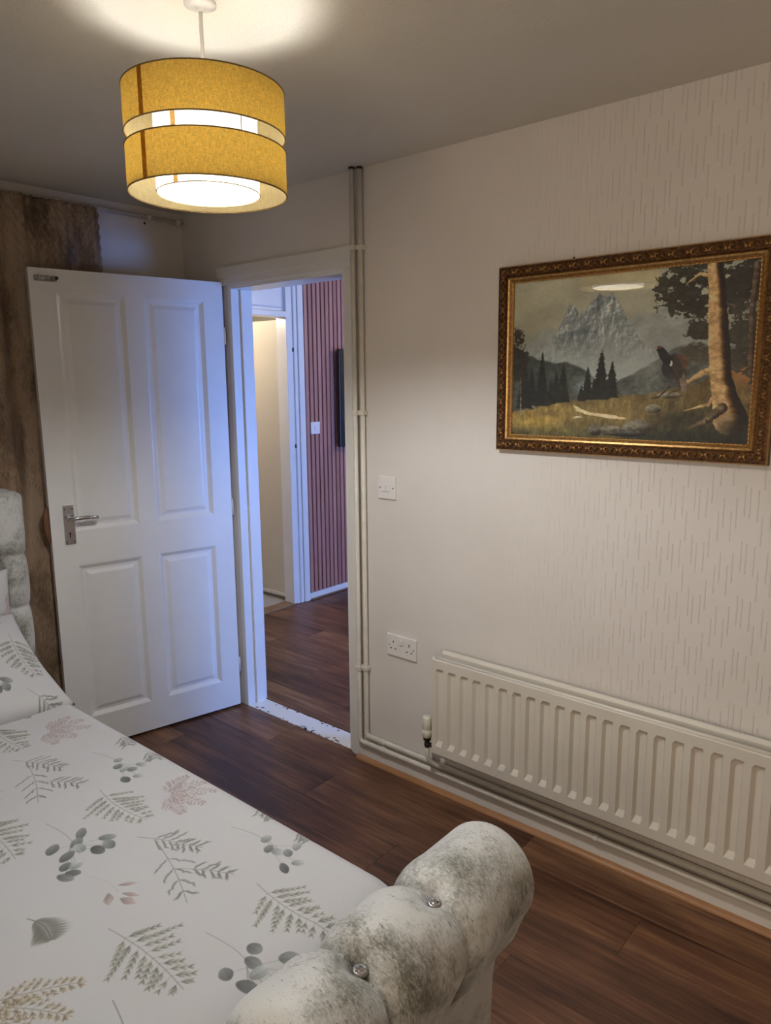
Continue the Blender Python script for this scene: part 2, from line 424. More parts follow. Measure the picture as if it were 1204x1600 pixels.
# little room behind
struct(make('floor_carpet', bx(-2.6, HX - 0.1, 0.0, 2.4, -0.06, 0.0), 'carpet'), 'grey carpet of the small room with the plain door')
bm = nb(); box(bm, -2.6, -0.83, 2.3, 2.4, 0, H); box(bm, -2.7, -2.6, 0.0, 2.4, 0, H); box(bm, -2.6, -0.9, -0.1, 0.0, 0, H)
struct(make('wall_small_room', bm, 'cream_wall'), 'cream walls of the small carpeted room')
struct(make('trim_carpet_strip', box(nb(), HX - 0.1, HX + 0.012, DY0, DY1, -0.005, 0.008, 0.003), 'thresh_wood'), 'pale wood strip between carpet and laminate')
# door frame with transom panel over it
bm = nb()
box(bm, HX - 0.1, HX + 0.004, DY1 - 0.028, DY1 + 0.03, 0, 2.36, 0.002)           # hinge jamb
box(bm, HX - 0.1, HX + 0.004, DY0, DY0 + 0.03, 0, 2.36, 0.002)
box(bm, HX - 0.1, HX + 0.006, DY0 + 0.03, DY1 - 0.028, 2.048, 2.085, 0.002)       # transom bar
box(bm, HX - 0.1, HX + 0.004, DY0 + 0.03, DY1 - 0.028, 2.335, 2.36, 0.002)
fr2 = struct(make('trim_2', bm, 'gloss_white'), 'white door frame with transom beside the slatted wall')
make('architrave', box(nb(), HX, HX + 0.016, DY1 + 0.03, DY1 + 0.062, 0, H - 0.005, 0.004), 'gloss_white', fr2)
make('architrave', box(nb(), HX, HX + 0.022, DY1 + 0.066, DY1 + 0.12, 0, H - 0.005, 0.004), 'gloss_white', fr2)
make('architrave', box(nb(), HX, HX + 0.018, DY0 - 0.06, DY0, 0, H - 0.005, 0.004), 'gloss_white', fr2)
bm = nb(); ringloft(bm, 0, 0.66, 0, 0.245, [(0, 0.0), (0.018, 0.0), (0.022, -0.014), (0.03, -0.016)])
o = make('transom_panel', bm, 'gloss_white', fr2); o.rotation_euler = (0, 0, PI / 2); o.location = (HX - 0.022, DY0 + 0.032, 2.088)
# plain flush door swung into the small room
d2 = struct(make('door_2', box(nb(), -1.32, HX - 0.055, 1.345, 1.385, 0.03, 2.04, 0.002), 'cream_door'), 'plain cream flush door open into the carpeted room')
make('bottom_weather_strip', box(nb(), -1.32, HX - 0.056, 1.335, 1.345, 0.03, 0.055, 0.002), 'trim_white', d2)
bm = nb(); tube(bm, [(-1.262, 1.345, 1.02), (-1.262, 1.30, 1.02)], 0.009); tube(bm, [(-1.262, 1.302, 1.02), (-1.18, 1.302, 1.02)], 0.008)
make('lever_handle', bm, 'steel', d2, True)
for z in (1.83, 1.16):
    make('hinge', box(nb(), HX - 0.004, HX + 0.012, DY1 + 0.022, DY1 + 0.036, z - 0.014, z + 0.014, 0.003), 'brown_metal', fr2)

# wall-mounted television and switch on the slats
tv = thing('television', 'black flat television hung on the reddish slatted wall', 'television', (HX + 0.024, 1.745, 1.13))
make('back_housing', box(nb(), 0.0, 0.035, 0.14, 0.98, 0.14, 0.58, 0.008, 2), 'black', tv)
make('bezel', box(nb(), 0.035, 0.062, 0, 1.12, 0, 0.715, 0.005, 2), 'black', tv)
make('screen', box(nb(), 0.0605, 0.063, 0.012, 1.108, 0.02, 0.703), 'black', tv)
sw = thing('light_switch', 'small white light switch on the reddish slats', 'switch', (HX + 0.022, 1.50, 1.237))
make('plate', box(nb(), 0, 0.009, 0, 0.088, 0, 0.088, 0.003, 2), 'white_plastic', sw)
make('rocker', box(nb(), 0.009, 0.013, 0.034, 0.054, 0.030, 0.058, 0.0015), 'white_plastic', sw)

# ---- bedroom door frame
bm = nb()
box(bm, OX0 - 0.002, OX0 + 0.022, -0.004, T + 0.004, 0.0, OH, 0.0015)
box(bm, OX0 + 0.022, OX0 + 0.034, 0.045, T - 0.012, 0.0, OH - 0.02, 0.0015)      # stop bead
box(bm, OX1 - 0.022, OX1 + 0.002, -0.004, T + 0.004, 0.0, OH, 0.0015)
box(bm, OX0 + 0.022, OX1 - 0.022, -0.004, T + 0.004, OH - 0.022, OH + 0.002, 0.0015)
tr = struct(make('trim_1', bm, 'gloss_white'), 'white lining of the open bedroom doorway')
def archi(x0, x1, z0, z1):
    bm = nb()
    box(bm, x0, x1, -0.014, 0.0, z0, z1, 0.003)
    if x1 - x0 > z1 - z0: box(bm, x0, x1, -0.020, -0.014, z0 + 0.03, z1 - 0.006, 0.0025)
    else: box(bm, x0 + 0.012, x1 - 0.005, -0.019, -0.014, z0, z1, 0.0025)
    return make('architrave', bm, 'trim_white', tr)
archi(OX1 - 0.004, OX1 + 0.046, 0.0, OH - 0.006)
archi(OX0 - 0.060, OX1 + 0.046, OH - 0.006, OH + 0.082)
archi(OX0 - 0.105, OX0 - 0.062, 0.0, OH - 0.006)
archi_back = make('architrave', box(nb(), OX0 - 0.05, OX0, T, T + 0.014, 0, OH + 0.06, 0.003), 'gloss_white', tr)

# threshold strip: white paint with a ragged, flaked edge
bm = nb(); rr = random.Random(4)
near, far = [], []
N = 90
for i in range(N + 1):
    t = i / N; x = OX0 + 0.023 + t * (OX1 - OX0 - 0.046)
    e = 0.004 + 0.009 * rr.random() * (1 if t > 0.12 else 0.2)
    if rr.random() < 0.13 and t > 0.1: e += 0.014 * rr.random()
    near.append((x, -0.008 + e)); far.append((x, T - 0.012 - 0.004 * (rr.random() < 0.15)))
vs_ = [[bm.verts.new((p[0], p[1], z)) for p in L] for L, z in ((near, -0.002), (near, 0.0035), (far, 0.0035), (far, -0.002))]
for a, b in zip(vs_, vs_[1:]):
    for i in range(N): bm.faces.new((a[i], a[i + 1], b[i + 1], b[i]))
th = struct(make('trim_threshold', bm, 'gloss_white'), 'flaking white painted threshold strip of the doorway')
src = None
for i in range(26):
    bm = nb() if src is None else None
    x = OX0 + 0.06 + rr.random() * (OX1 - OX0 - 0.12); s = 0.4 + rr.random() * 0.9
    yy = 0.010 + 0.02 * rr.random() ** 3 if rr.random() < 0.75 else 0.085 + 0.015 * rr.random()
    if src is None:
        vv = [bm.verts.new((0.009 * math.cos(a) * (0.6 + 0.5 * rr.random()), 0.004 * math.sin(a) * (0.6 + 0.5 * rr.random()), 0)) for a in [k * PI / 4 for k in range(8)]]
        f = bm.faces.new(vv); ex = bmesh.ops.extrude_face_region(bm, geom=[f])
        for v in ex['geom']:
            if isinstance(v, bmesh.types.BMVert): v.co.z += 0.0007
        src = make('paint_flake', bm, 'chip', th); src.location = (x, yy, 0.0032)
    else: copy_obj(src, th, (x, yy, 0.0032), (0, 0, rr.random() * 0.8 - 0.4), (s, s, 1))

# skirting and beading under the radiator
struct(make('baseboard_right', box(nb(), OX1 + 0.048, RX, -0.022, 0.0, 0.0, 0.070, 0.004, 2), 'trim_white'), 'cream skirting board below the radiator pipes')
bm = nb(); prof = [(-0.022, 0.0)] + [(-0.022 - 0.022 * math.cos(a), 0.014 * math.sin(a)) for a in [k * PI / 12 for k in range(7)]]
ra = [bm.verts.new((OX1 + 0.046, y, z)) for y, z in prof]; rb = [bm.verts.new((RX, y, z)) for y, z in prof]
for i in range(len(prof)): bm.faces.new((ra[i], ra[(i + 1) % len(prof)], rb[(i + 1) % len(prof)], rb[i]))
bm.faces.new(ra); bm.faces.new(rb)
struct(make('trim_beading', bm, 'bead_wood'), 'orange pine quadrant beading along the floor by the radiator')

# ------------------------------------------------------------------ bedroom door leaf
DL = Vector((-0.2121, -0.9772, 0)); ang = math.atan2(DL.y, DL.x)
door = bpy.data.objects.new('door_1', None); COL.objects.link(door); door.location = (0.322, -0.022, 0.0); door.rotation_euler = (0, 0, ang)
struct(door, 'white four-panel door standing open against the brown curtain')
LW, LH0, LH1, TH = 0.82, 0.012, 2.058, 0.036
U = [(0.095, 0.372), (0.448, 0.725)]; V = [(0.150, 0.845), (0.992, 1.972)]
FACE = 0.0
bm = nb()
for a, b in ((0.004, U[0][0]), (U[1][1], LW)): box(bm, a, b, -TH, FACE, LH0, LH1)
for a, b in ((LH0, V[0][0]), (V[0][1], V[1][0]), (V[1][1], LH1)): box(bm, U[0][0], U[1][1], -TH, FACE, a, b)
for a, b in V: box(bm, U[0][1], U[1][0], -TH, FACE, a, b)
bmesh.ops.remove_doubles(bm, verts=bm.verts, dist=1e-5)
make('door_frame', bm, 'gloss_white', door)
for (u0, u1) in U:
    for (v0, v1) in V:
        bm = nb()
        ringloft(bm, u0, u1, v0, v1, [(0, -0.0), (0.004, -0.001), (0.016, -0.010), (0.020, -0.013), (0.030, -0.013), (0.046, -0.006), (0.050, -0.0055)])
        ringloft(bm, u0, u1, v0, v1, [(0, -TH), (0.016, -TH + 0.01), (0.03, -TH + 0.012)])
        make('panel', bm, 'gloss_white', door)
pl = make('handle_plate', box(nb(), 0.725, 0.769, 0, 0.006, 0.942, 1.108, 0.0015, 2), 'chrome', door)
bm = nb(); lathe(bm, [(0.011, 0.006), (0.0105, 0.02), (0.008, 0.024), (0.008, 0.046)], 0.747, 0, 1.054, 16, 'Y')
tube(bm, rounded_path([(0.753, 0.044, 1.054), (0.70, 0.046, 1.056), (0.638, 0.040, 1.051)], 0.02), [0.0085] * 8 + [0.0072] * 1, 12)
make('lever', bm, 'chrome', pl, True)
bm = nb(); lathe(bm, [(0.0045, 0.006), (0.0045, 0.0068)], 0.747, 0, 0.988, 12, 'Y'); box(bm, 0.7448, 0.7492, 0.006, 0.0068, 0.970, 0.988)
make('keyhole', bm, 'dark', pl)
for u in (0.732, 0.762):
    for z in (0.951, 1.092):
        make('screw', lathe(nb(), [(0.0028, 0.006), (0.0028, 0.0067)], u, 0, z, 10, 'Y'), 'dark', pl)
la = make('door_bolt', box(nb(), 0.715, 0.800, 0, 0.003, 2.008, 2.030, 0.001), 'steel', door)
bm = nb(); tube(bm, [(0.722, 0.010, 2.019), (0.803, 0.010, 2.019)], 0.005, 10); make('bolt_rod', bm, 'chrome', la, True)
for u in (0.73, 0.752, 0.785): make('bolt_keep', box(nb(), u - 0.005, u + 0.005, 0.003, 0.018, 2.009, 2.029, 0.002), 'steel', la)
make('bolt_knob', lathe(nb(), [(0.005, 0.014), (0.004, 0.024), (0.007, 0.030), (0.004, 0.034)], 0.722, 0, 2.019, 12, 'Y'), 'brown_metal', la, True)
bm = nb(); tube(bm, [(0.824, -0.016, 0.955), (0.828, -0.016, 0.985), (0.832, -0.014, 1.02), (0.833, -0.014, 1.06), (0.828, -0.016, 1.09), (0.822, -0.018, 1.105)], [0.003, 0.009, 0.012, 0.013, 0.009, 0.003], 7)
make('splintered_edge', bm, 'chip', door)
for z in (0.22, 1.02, 1.82):
    bm = nb(); tube(bm, [(0.0, -0.001, z - 0.038), (0.0, -0.001, z + 0.038)], 0.0045, 10); make('hinge', bm, 'trim_white', door, True)

# ------------------------------------------------------------------ heating pipes, switch, socket
def pipe(name, label, path, clips, rad=0.0105):
    t = thing(name, label, 'pipe', (0, 0, 0), group='painted heating pipes')
    make('pipe_run', tube(nb(), path, rad, 14), 'pipe_paint', t, True)
    for c in clips: c(t)
    return t
def vclip(x, y, z):
    def f(t):
        bm = nb(); box(bm, x - 0.014, x + 0.014, y - 0.0125, 0.0, z - 0.010, z + 0.010, 0.004, 2); make('pipe_clip', bm, 'pipe_paint', t)
    return f
def hclip(x, y, z, w_=0.010):
    def f(t):
        bm = nb(); lathe(bm, [(0.0125, -w_), (0.0138, -w_ * 0.6), (0.0138, w_ * 0.6), (0.0125, w_)], x, y, z, 16, 'X'); make('pipe_clip', bm, 'pipe_paint', t, True)
    return f
PA, PB = 1.1425, 1.1680
def collar(x, y):
    def f(t): make('ceiling_collar', lathe(nb(), [(0.0125, H - 0.008), (0.0125, H)], x, y, 0, 12), 'brown_metal', t)
    return f
pipe('heating_pipe', 'cream pipe nearest the doorway, running on low along the skirting',
     rounded_path([(PA, -0.0335, H), (PA, -0.0335, 0.084), (RX, -0.0335, 0.084)], 0.02),
     [vclip(PA, -0.0335, z) for z in (2.112, 1.485, 0.415)] + [hclip(x, -0.0335, 0.084) for x in (1.27, 2.215, 3.1)] + [collar(PA, -0.0335)])
pipe('heating_pipe', 'cream pipe nearest the light switch, bending to the radiator valve',
     rounded_path([(PB, -0.0185, H), (PB, -0.0185, 0.110), (3.3, -0.0185, 0.110)], 0.02),
     [vclip(PB, -0.0185, z) for z in (2.112, 1.485, 0.415)] + [hclip(x, -0.0185, 0.110) for x in (1.262, 1.575)] + [collar(PB, -0.0185)])

s1 = thing('light_switch', 'white light switch on the cream wall right of the doorway', 'switch', (1.236, 0, 1.148))
make('plate', box(nb(), 0, 0.090, -0.009, 0, 0, 0.090, 0.003, 2), 'white_plastic', s1)
rk = make('rocker', box(nb(), 0.026, 0.064, -0.0145, -0.009, 0.030, 0.060, 0.002), 'white_plastic', s1)
make('rocker_divider', box(nb(), 0.0450, 0.0458, -0.0148, -0.0144, 0.0315, 0.0585), 'dark', rk)
for x in (0.013, 0.078): make('screw', lathe(nb(), [(0.003, -0.0096), (0.003, -0.009)], x, 0, 0.045, 10, 'Y'), 'brown_metal', s1)
s2 = thing('double_socket', 'white double wall socket between pipes and radiator', 'socket', (1.278, 0, 0.503))
make('plate', box(nb(), 0, 0.150, -0.010, 0, 0, 0.090, 0.003, 2), 'white_plastic', s2)
make('rocker', box(nb(), 0.067, 0.086, -0.0165, -0.010, 0.054, 0.076, 0.002), 'white_plastic', s2)
for cx in (0.034, 0.116):
    for (dx, dz, hw, hh) in ((0, 0.060, 0.0022, 0.0052), (-0.0115, 0.032, 0.004, 0.0021), (0.0115, 0.032, 0.004, 0.0021)):
        make('pin_hole', box(nb(), cx + dx - hw, cx + dx + hw, -0.0106, -0.0098, dz - hh, dz + hh), 'dark', s2)
for x in (0.012, 0.138): make('screw', lathe(nb(), [(0.0026, -0.0107), (0.0026, -0.010)], x, 0, 0.045, 10, 'Y'), 'brown_metal', s2)

# ------------------------------------------------------------------ radiator
rad = thing('radiator', 'cream double-panel radiator on the wall under the gilt-framed picture', 'radiator', (1.578, 0, 0.198))
RL, RH, PIT = 1.46, 0.395, 0.0545
def rad_panel(name, yf, x0, x1, zoff, sgn):
    bm = nb(); xs = []
    k = 0
    nfl = int((x1 - x0 - 0.03) / PIT); start = x0 + 0.034
    xs = [x0]
    for k in range(nfl):
        c = start + k * PIT
        xs += [c - 0.0175, c - 0.0095, c + 0.0095, c + 0.0175]
    xs.append(x1)
    zs = [0.0, 0.010, 0.042, 0.062, RH - 0.054, RH - 0.042, RH - 0.010, RH]
    dep = 0.012
    vs_ = []
    for z in zs:
        row = []
        for i, x in enumerate(xs):
            inside = 0 < i < len(xs) - 1 and ((i - 1) % 4) in (1, 2)
            d = dep if (inside and 0.05 < z < RH - 0.048) else 0.0
            if z in (0.0, RH): d = 0.006
            row.append(bm.verts.new((x, yf + sgn * d, z + zoff)))
        vs_.append(row)
    for a, b in zip(vs_, vs_[1:]):
        for i in range(len(xs) - 1): bm.faces.new((a[i], a[i + 1], b[i + 1], b[i]))
    # back sheet and rim
    yb = yf + sgn * 0.016
    b4 = [bm.verts.new((x, yb, z + zoff)) for x, z in ((x0, 0), (x1, 0), (x1, RH), (x0, RH))]
    bm.faces.new(b4)
    bm.faces.new([*vs_[0], b4[1], b4[0]]); bm.faces.new([*vs_[-1], b4[2], b4[3]])
    bm.faces.new([*[r[0] for r in vs_], b4[3], b4[0]]); bm.faces.new([*[r[-1] for r in vs_], b4[2], b4[1]])
    return make(name, bm, 'rad_paint', rad)
fp = rad_panel('front_panel', -0.105, 0.0, RL, 0.0, 1)
rad_panel('back_panel', -0.048, 0.006, RL - 0.006, 0.006, 1)
bm = nb(); tube(bm, [(0.012, -0.097, RH - 0.004), (RL - 0.012, -0.097, RH - 0.004)], 0.006, 8); make('top_seam', bm, 'rad_paint', fp, True)
for x in (0.02, RL - 0.02):
    for z in (0.03, RH - 0.03): make('header_tube', tube(nb(), [(x, -0.09, z), (x, -0.045, z)], 0.013, 12), 'rad_paint', rad, True)
for x in (0.25, RL - 0.25): make('wall_bracket', box(nb(), x - 0.02, x + 0.02, -0.034, -0.002, 0.05, RH - 0.05, 0.002), 'rad_paint', rad)
va = make('valve_body', lathe(nb(), [(0.009, 0.022), (0.012, 0.03), (0.012, 0.04), (0.009, 0.043), (0.009, 0.05), (0.015, 0.052), (0.016, 0.062), (0.014, 0.066)], -0.040, -0.080, -0.014, 16), 'brown_metal', rad, True)
bm = nb(); tube(bm, [(-0.040, -0.080, 0.022), (0.005, -0.080, 0.022)], 0.009, 12); make('valve_elbow', bm, 'brown_metal', va, True)
bm = nb(); n = 40; rings = []
for h, rbase in ((0.052, 0.014), (0.056, 0.0195), (0.072, 0.0205), (0.085, 0.0205), (0.087, 0.0185), (0.090, 0.0205), (0.132, 0.0195), (0.138, 0.016)):
    ring = []
    for i in range(n):
        a = 2 * PI * i / n
        r_ = rbase - (0.0016 if (i % 4 < 1 and 0.089 < h < 0.135) else 0)
        ring.append(bm.verts.new((-0.040 + r_ * math.cos(a), -0.080 + r_ * math.sin(a), h - 0.002)))
    rings.append(ring)
for a, b in zip(rings, rings[1:]):
    for i in range(n): bm.faces.new((a[i], a[(i + 1) % n], b[(i + 1) % n], b[i]))
bm.faces.new(rings[0]); bm.faces.new(rings[-1])
make('valve_head', bm, 'cream_plastic', va, True)
bm = nb(); tube(bm, rounded_path([(-0.040, -0.080, 0.012), (-0.040, -0.078, -0.045), (-0.012, -0.045, -0.082), (0.0, -0.030, -0.088)], 0.02), 0.0085, 12)
make('valve_tail_pipe', bm, 'pipe_paint', rad, True)

# ------------------------------------------------------------------ pendant lamp
LX, LY = 1.72, -1.129
lamp = thing('pendant_lamp', 'lit mustard two-tier drum pendant lamp hanging from the ceiling', 'lamp', (LX, LY, H))
ZT, ZM1, ZM2, ZB_ = 2.225 - H, 2.134 - H, 2.105 - H, 2.015 - H
make('ceiling_rose', lathe(nb(), [(0.034, 0.0), (0.034, -0.004), (0.022, -0.008), (0.009, -0.010), (0.008, -0.016), (0.005, -0.017)], n=32), 'white_plastic', lamp, True)
make('flex', tube(nb(), [(0, 0, -0.015), (0.0008, 0, -0.10), (0, 0, -0.20)], 0.0042, 10), 'white_plastic', lamp, True)
make('lamp_holder', lathe(nb(), [(0.006, -0.195), (0.016, -0.205), (0.018, -0.235), (0.021, -0.237), (0.021, -0.262), (0.014, -0.264)], n=20), 'white_plastic', lamp, True)
bz = -0.318
bu = make('bulb', lathe(nb(), [(0.0285, -0.011), (0.0265, -0.017), (0.021, -0.025), (0.012, -0.031), (0.001, -0.033)], cz=bz, n=24), 'bulb', lamp, True)
make('bulb_neck', lathe(nb(), [(0.012, 0.056), (0.014, 0.042), (0.021, 0.028), (0.028, 0.012), (0.0302, 0.0), (0.0285, -0.0108)], cz=bz, n=24, cap=False), 'bulb_neck', bu, True)
RO, RI = 0.1715, 0.111
def drum(name, r, z0, z1, mat, th_=0.0012, n=96):
    bm = nb(); lathe(bm, [(r, z0), (r, z1)], n=n, cap=False)
    return make(name, bm, mat, lamp, True)
def rim(parent, r, z):
    bm = nb(); n = 72; m_ = 6; q = 0.0016
    vs_ = [[bm.verts.new(((r + q * math.cos(b)) * math.cos(a), (r + q * math.cos(b)) * math.sin(a), z + q * math.sin(b))) for b in [2 * PI * j / m_ for j in range(m_)]] for a in [2 * PI * i / n for i in range(n)]]
    for i in range(n):
        for j in range(m_): bm.faces.new((vs_[i][j], vs_[(i + 1) % n][j], vs_[(i + 1) % n][(j + 1) % m_], vs_[i][(j + 1) % m_]))
    return make('rim', bm, 'rim', parent, True)
camang = math.atan2(-2.1895 - LY, 3.1247 - LX)
def seam(parent, r, z0, z1, a0, da, mat):
    bm = nb(); gridmesh(bm, 5, 2, lambda u, v: (r * math.cos(a0 + da * (u - 0.5)), r * math.sin(a0 + da * (u - 0.5)), z0 + (z1 - z0) * v))
    return make('seam_strip', bm, mat, parent, True)
up = drum('upper_shade', RO, ZM1, ZT, 'linen'); rim(up, RO, ZT); rim(up, RO, ZM1)
lo = drum('lower_shade', RO, ZB_, ZM2, 'linen'); rim(lo, RO, ZM2); rim(lo, RO, ZB_)
def lining(parent, z0, z1):
    o = drum('lining', RO - 0.0022, z0 + 0.0015, z1 - 0.0015, 'lining'); o.parent = parent; return o
lining(up, ZM1, ZT); lining(lo, ZB_, ZM2)
inn = drum('inner_diffuser', RI, ZB_ + 0.002, ZT - 0.01, 'diffuser'); rim(inn, RI, ZB_ + 0.002); rim(inn, RI, ZT - 0.01)
sa = camang - math.radians(46)
seam(up, RO + 0.0012, ZM1, ZT, sa, 0.075, 'linen_seam'); seam(lo, RO + 0.0012, ZB_, ZM2, sa, 0.075, 'linen_seam')
seam(inn, RI + 0.0012, ZB_ + 0.002, ZT - 0.01, camang - math.radians(36), 0.11, 'diffuser_seam')
for k in range(3):
    a = camang + math.radians(24) + k * 2 * PI / 3
    bm = nb(); tube(bm, [(RO * math.cos(a), RO * math.sin(a), ZM1), (RO * math.cos(a), RO * math.sin(a), ZM2)], 0.0011, 6); make('joining_wire', bm, 'rim', lamp, True)
    bm = nb(); tube(bm, [(0.019 * math.cos(a), 0.019 * math.sin(a), -0.236), (RI * math.cos(a), RI * math.sin(a), ZT - 0.011), (RO * math.cos(a), RO * math.sin(a), ZT - 0.002)], 0.0013, 6); make('spider_arm', bm, 'rim', lamp, True)

# ------------------------------------------------------------------ numpy painting helpers
def fbm(h, w_, base, octs, seed, rough=0.55, stretch=(1, 1)):
    rng = np.random.RandomState(seed); out = np.zeros((h, w_)); amp = 1.0; tot = 0
    for o in range(octs):
        n = base * 2 ** o; ny, nx = max(2, int(n * stretch[0])), max(2, int(n * stretch[1]))
        g = rng.rand(ny + 2, nx + 2)
        y = np.linspace(0, ny, h); x = np.linspace(0, nx, w_)
        yi = np.minimum(y.astype(int), ny); xi = np.minimum(x.astype(int), nx)
        fy = (y - yi)[:, None]; fx = (x - xi)[None]
        fy = fy * fy * (3 - 2 * fy); fx = fx * fx * (3 - 2 * fx)
        a = g[yi][:, xi]; b = g[yi][:, xi + 1]; c = g[yi + 1][:, xi]; d = g[yi + 1][:, xi + 1]
        out += amp * ((a * (1 - fx) + b * fx) * (1 - fy) + (c * (1 - fx) + d * fx) * fy); tot += amp; amp *= rough
    return out / tot
def image_mat(name, arr, rough, bump_scale=None):
    """arr: h x w x 3 in display values, row 0 at the top"""
    h, w_, _ = arr.shape
    im = bpy.data.images.new(name, w_, h)
    px = np.ones((h, w_, 4), np.float32); px[..., :3] = np.clip(arr[::-1], 0, 1)
    im.pixels.foreach_set(px.ravel()); im.update(); im.pack()
    m = NT(name); t = m.new('ShaderNodeTexImage'); t.image = im; t.extension = 'EXTEND'
    uv = m.new('ShaderNodeUVMap'); uv.uv_map = 'UVMap'; m.link(uv.outputs[0], t.inputs[0])
    m.base(t.outputs[0]); m.set(Roughness=rough)
    if bump_scale: m.bump(m.noise(m.coord(), bump_scale, 3), 0.15, 0.001)
    return m
def set_uv(o, fn):
    me = o.data; uvl = me.uv_layers.new(name='UVMap')
    co = np.empty(len(me.vertices) * 3, np.float32); me.vertices.foreach_get('co', co); co = co.reshape(-1, 3)
    li = np.empty(len(me.loops), np.int32); me.loops.foreach_get('vertex_index', li)
    uvl.data.foreach_set('uv', fn(co[li]).astype(np.float32).ravel())

def paint_landscape():
    h, w_ = 560, 840
    t, s = np.mgrid[0:h, 0:w_].astype(float); t = (t + 0.5) / h; s = (s + 0.5) / w_
    n1 = fbm(h, w_, 5, 6, 1); n2 = fbm(h, w_, 14, 6, 2, 0.65); n3 = fbm(h, w_, 60, 4, 3, 0.7); n4 = fbm(h, w_, 8, 5, 5, 0.6)
    C_ = lambda r, g, b: np.array([r, g, b]) / 255.0
    img = np.zeros((h, w_, 3))
    def lay(mask, col): 
        nonlocal img
        m = np.clip(mask, 0, 1)[..., None]; img = img * (1 - m) + m * col
    def sm(x, a, b):
        q = np.clip((x - a) / (b - a), 0, 1); return q * q * (3 - 2 * q)
    def prof(pts):
        return np.interp(s[0], [p[0] for p in pts], [p[1] for p in pts])[None, :]
    def edge(y, soft=0.006, wob=0.02, n=n2): return sm(t - (y + (n - 0.5) * wob), -soft, soft)
    # sky
    sky = C_(150, 150, 132)[None, None] * (1 - t[..., None] * 0.25) + (n1[..., None] - 0.5) * 0.22
    sky = sky + (s[..., None] - 0.3) * np.array([-0.02, 0.0, 0.035])
    lay(np.ones((h, w_)), sky)
    # far mountains
    far = prof([(0, .45), (.1, .36), (.157, .30), (.22, .33), (.3, .32), (.5, .32), (.56, .25), (.6, .27), (.674, .22), (.72, .26), (.8, .33), (1, .4)])
    lay(edge(far, .02, .06) * .85, C_(126, 134, 136)[None, None] + (n2[..., None] - .5) * .25)
    # main massif with lit ridges
    mas = prof([(0, .62), (.16, .42), (.20, .36), (.235, .27), (.262, .165), (.29, .175), (.31, .24), (.345, .19), (.37, .145), (.396, .115), (.42, .14), (.45, .125), (.475, .16), (.50, .25), (.53, .30), (.57, .38), (.62, .46), (.7, .56), (1, .7)])
    mm = edge(mas, .010, .07)
    ridge = fbm(h, w_, 9, 6, 9, 0.7, (0.6, 1.4)); sl = np.roll(ridge, (6, 7), (0, 1)) - ridge
    mc = C_(112, 122, 128)[None, None] + sl[..., None] * 0.9 + (n3[..., None] - .5) * .10
    mc = mc + (np.clip(sl * 5 - .12, 0, .5)[..., None]) * np.array([.24, .21, .14])
    dk = sm(n4, .52, .62)[..., None] * .12; mc = mc - dk * np.array([1.0, .85, .6])
    lay(mm, mc)
    lay(sm(t, .22, .56) * .85 * mm * (0.6 + .8 * n1), C_(140, 148, 148)[None, None])        # mist at the foot
    # hills
    hl = prof([(0, .42), (.05, .45), (.12, .50), (.2, .525), (.26, .52), (.35, .58), (.42, .66), (.5, .72), (1, .9)])
    lay(edge(hl, .01, .035), C_(58, 66, 62)[None, None] + (n3[..., None] - .5) * .18)
    hr = prof([(0, .95), (.44, .70), (.5, .64), (.56, .59), (.63, .53), (.70, .47), (.78, .42), (.86, .46), (1, .45)])
    lay(edge(hr, .008, .03), C_(88, 94, 90)[None, None] + (n2[..., None] - .5) * .35 + (n3[..., None] - .5) * .12)
    lay(np.exp(-((s - .36) / .05) ** 2 - ((t - .68) / .06) ** 2) * .8, C_(150, 164, 172)[None, None])
    # meadow
    md = prof([(0, .85), (.1, .82), (.2, .79), (.32, .755), (.45, .735), (.6, .725), (.7, .70), (.8, .66), (.9, .60), (1, .54)])
    mcol = C_(112, 92, 44)[None, None] + (n2[..., None] - .5) * np.array([.34, .28, .12]) + (fbm(h, w_, 40, 4, 12, .7, (.6, 2.2))[..., None] - .5) * .22
    mcol = mcol - sm(t, .86, 1.02)[..., None] * np.array([.16, .10, .04]) * (s[..., None] > -1)
    mcol = mcol - (sm(s, .52, .75) * sm(t, .70, .9))[..., None] * np.array([.20, .15, .06])
    mcol = mcol + np.exp(-((s - .12) / .14) ** 2 - ((t - .9) / .07) ** 2)[..., None] * np.array([.12, .08, .0])
    lay(edge(md, .008, .03, n3), mcol)
    lay(np.exp(-((s - .97) / .06) ** 2 - ((t - .60) / .07) ** 2), C_(158, 100, 42)[None, None])
    # path
    pc = np.interp(t[:, 0], [.80, .835, .85, .875, .9], [.300, .335, .40, .50, .60])[:, None]; pw = np.interp(t[:, 0], [.80, .84, .855, .875, .88], [.010, .03, .07, .045, .0])[:, None]
    lay(sm(pw - np.abs(s - pc) + (n3 - .5) * .02, 0, .012) * (t > .795) * (t < .885), C_(178, 160, 122)[None, None] + (n3[..., None] - .5) * .15)
    # rocks
    for (cx, cy, rx, ry, v) in ((.40, .955, .035, .035, 92), (.47, .945, .05, .028, 112), (.575, .925, .065, .050, 105), (.52, .965, .10, .025, 70), (.32, .875, .022, .010, 168), (.088, .815, .028, .018, 150), (.64, .81, .035, .03, 120), (.70, .73, .05, .02, 132)):
        q = ((s - cx) / rx) ** 2 + ((t - cy) / ry) ** 2 + (n2 - .5) * 1.3
        lay(sm(1 - q, 0, .25), C_(v, v * .94, v * .80)[None, None] - sm((t - cy) / ry + (s - cx) / rx * .5, -.4, .9)[..., None] * .28 + (n3[..., None] - .5) * .3)
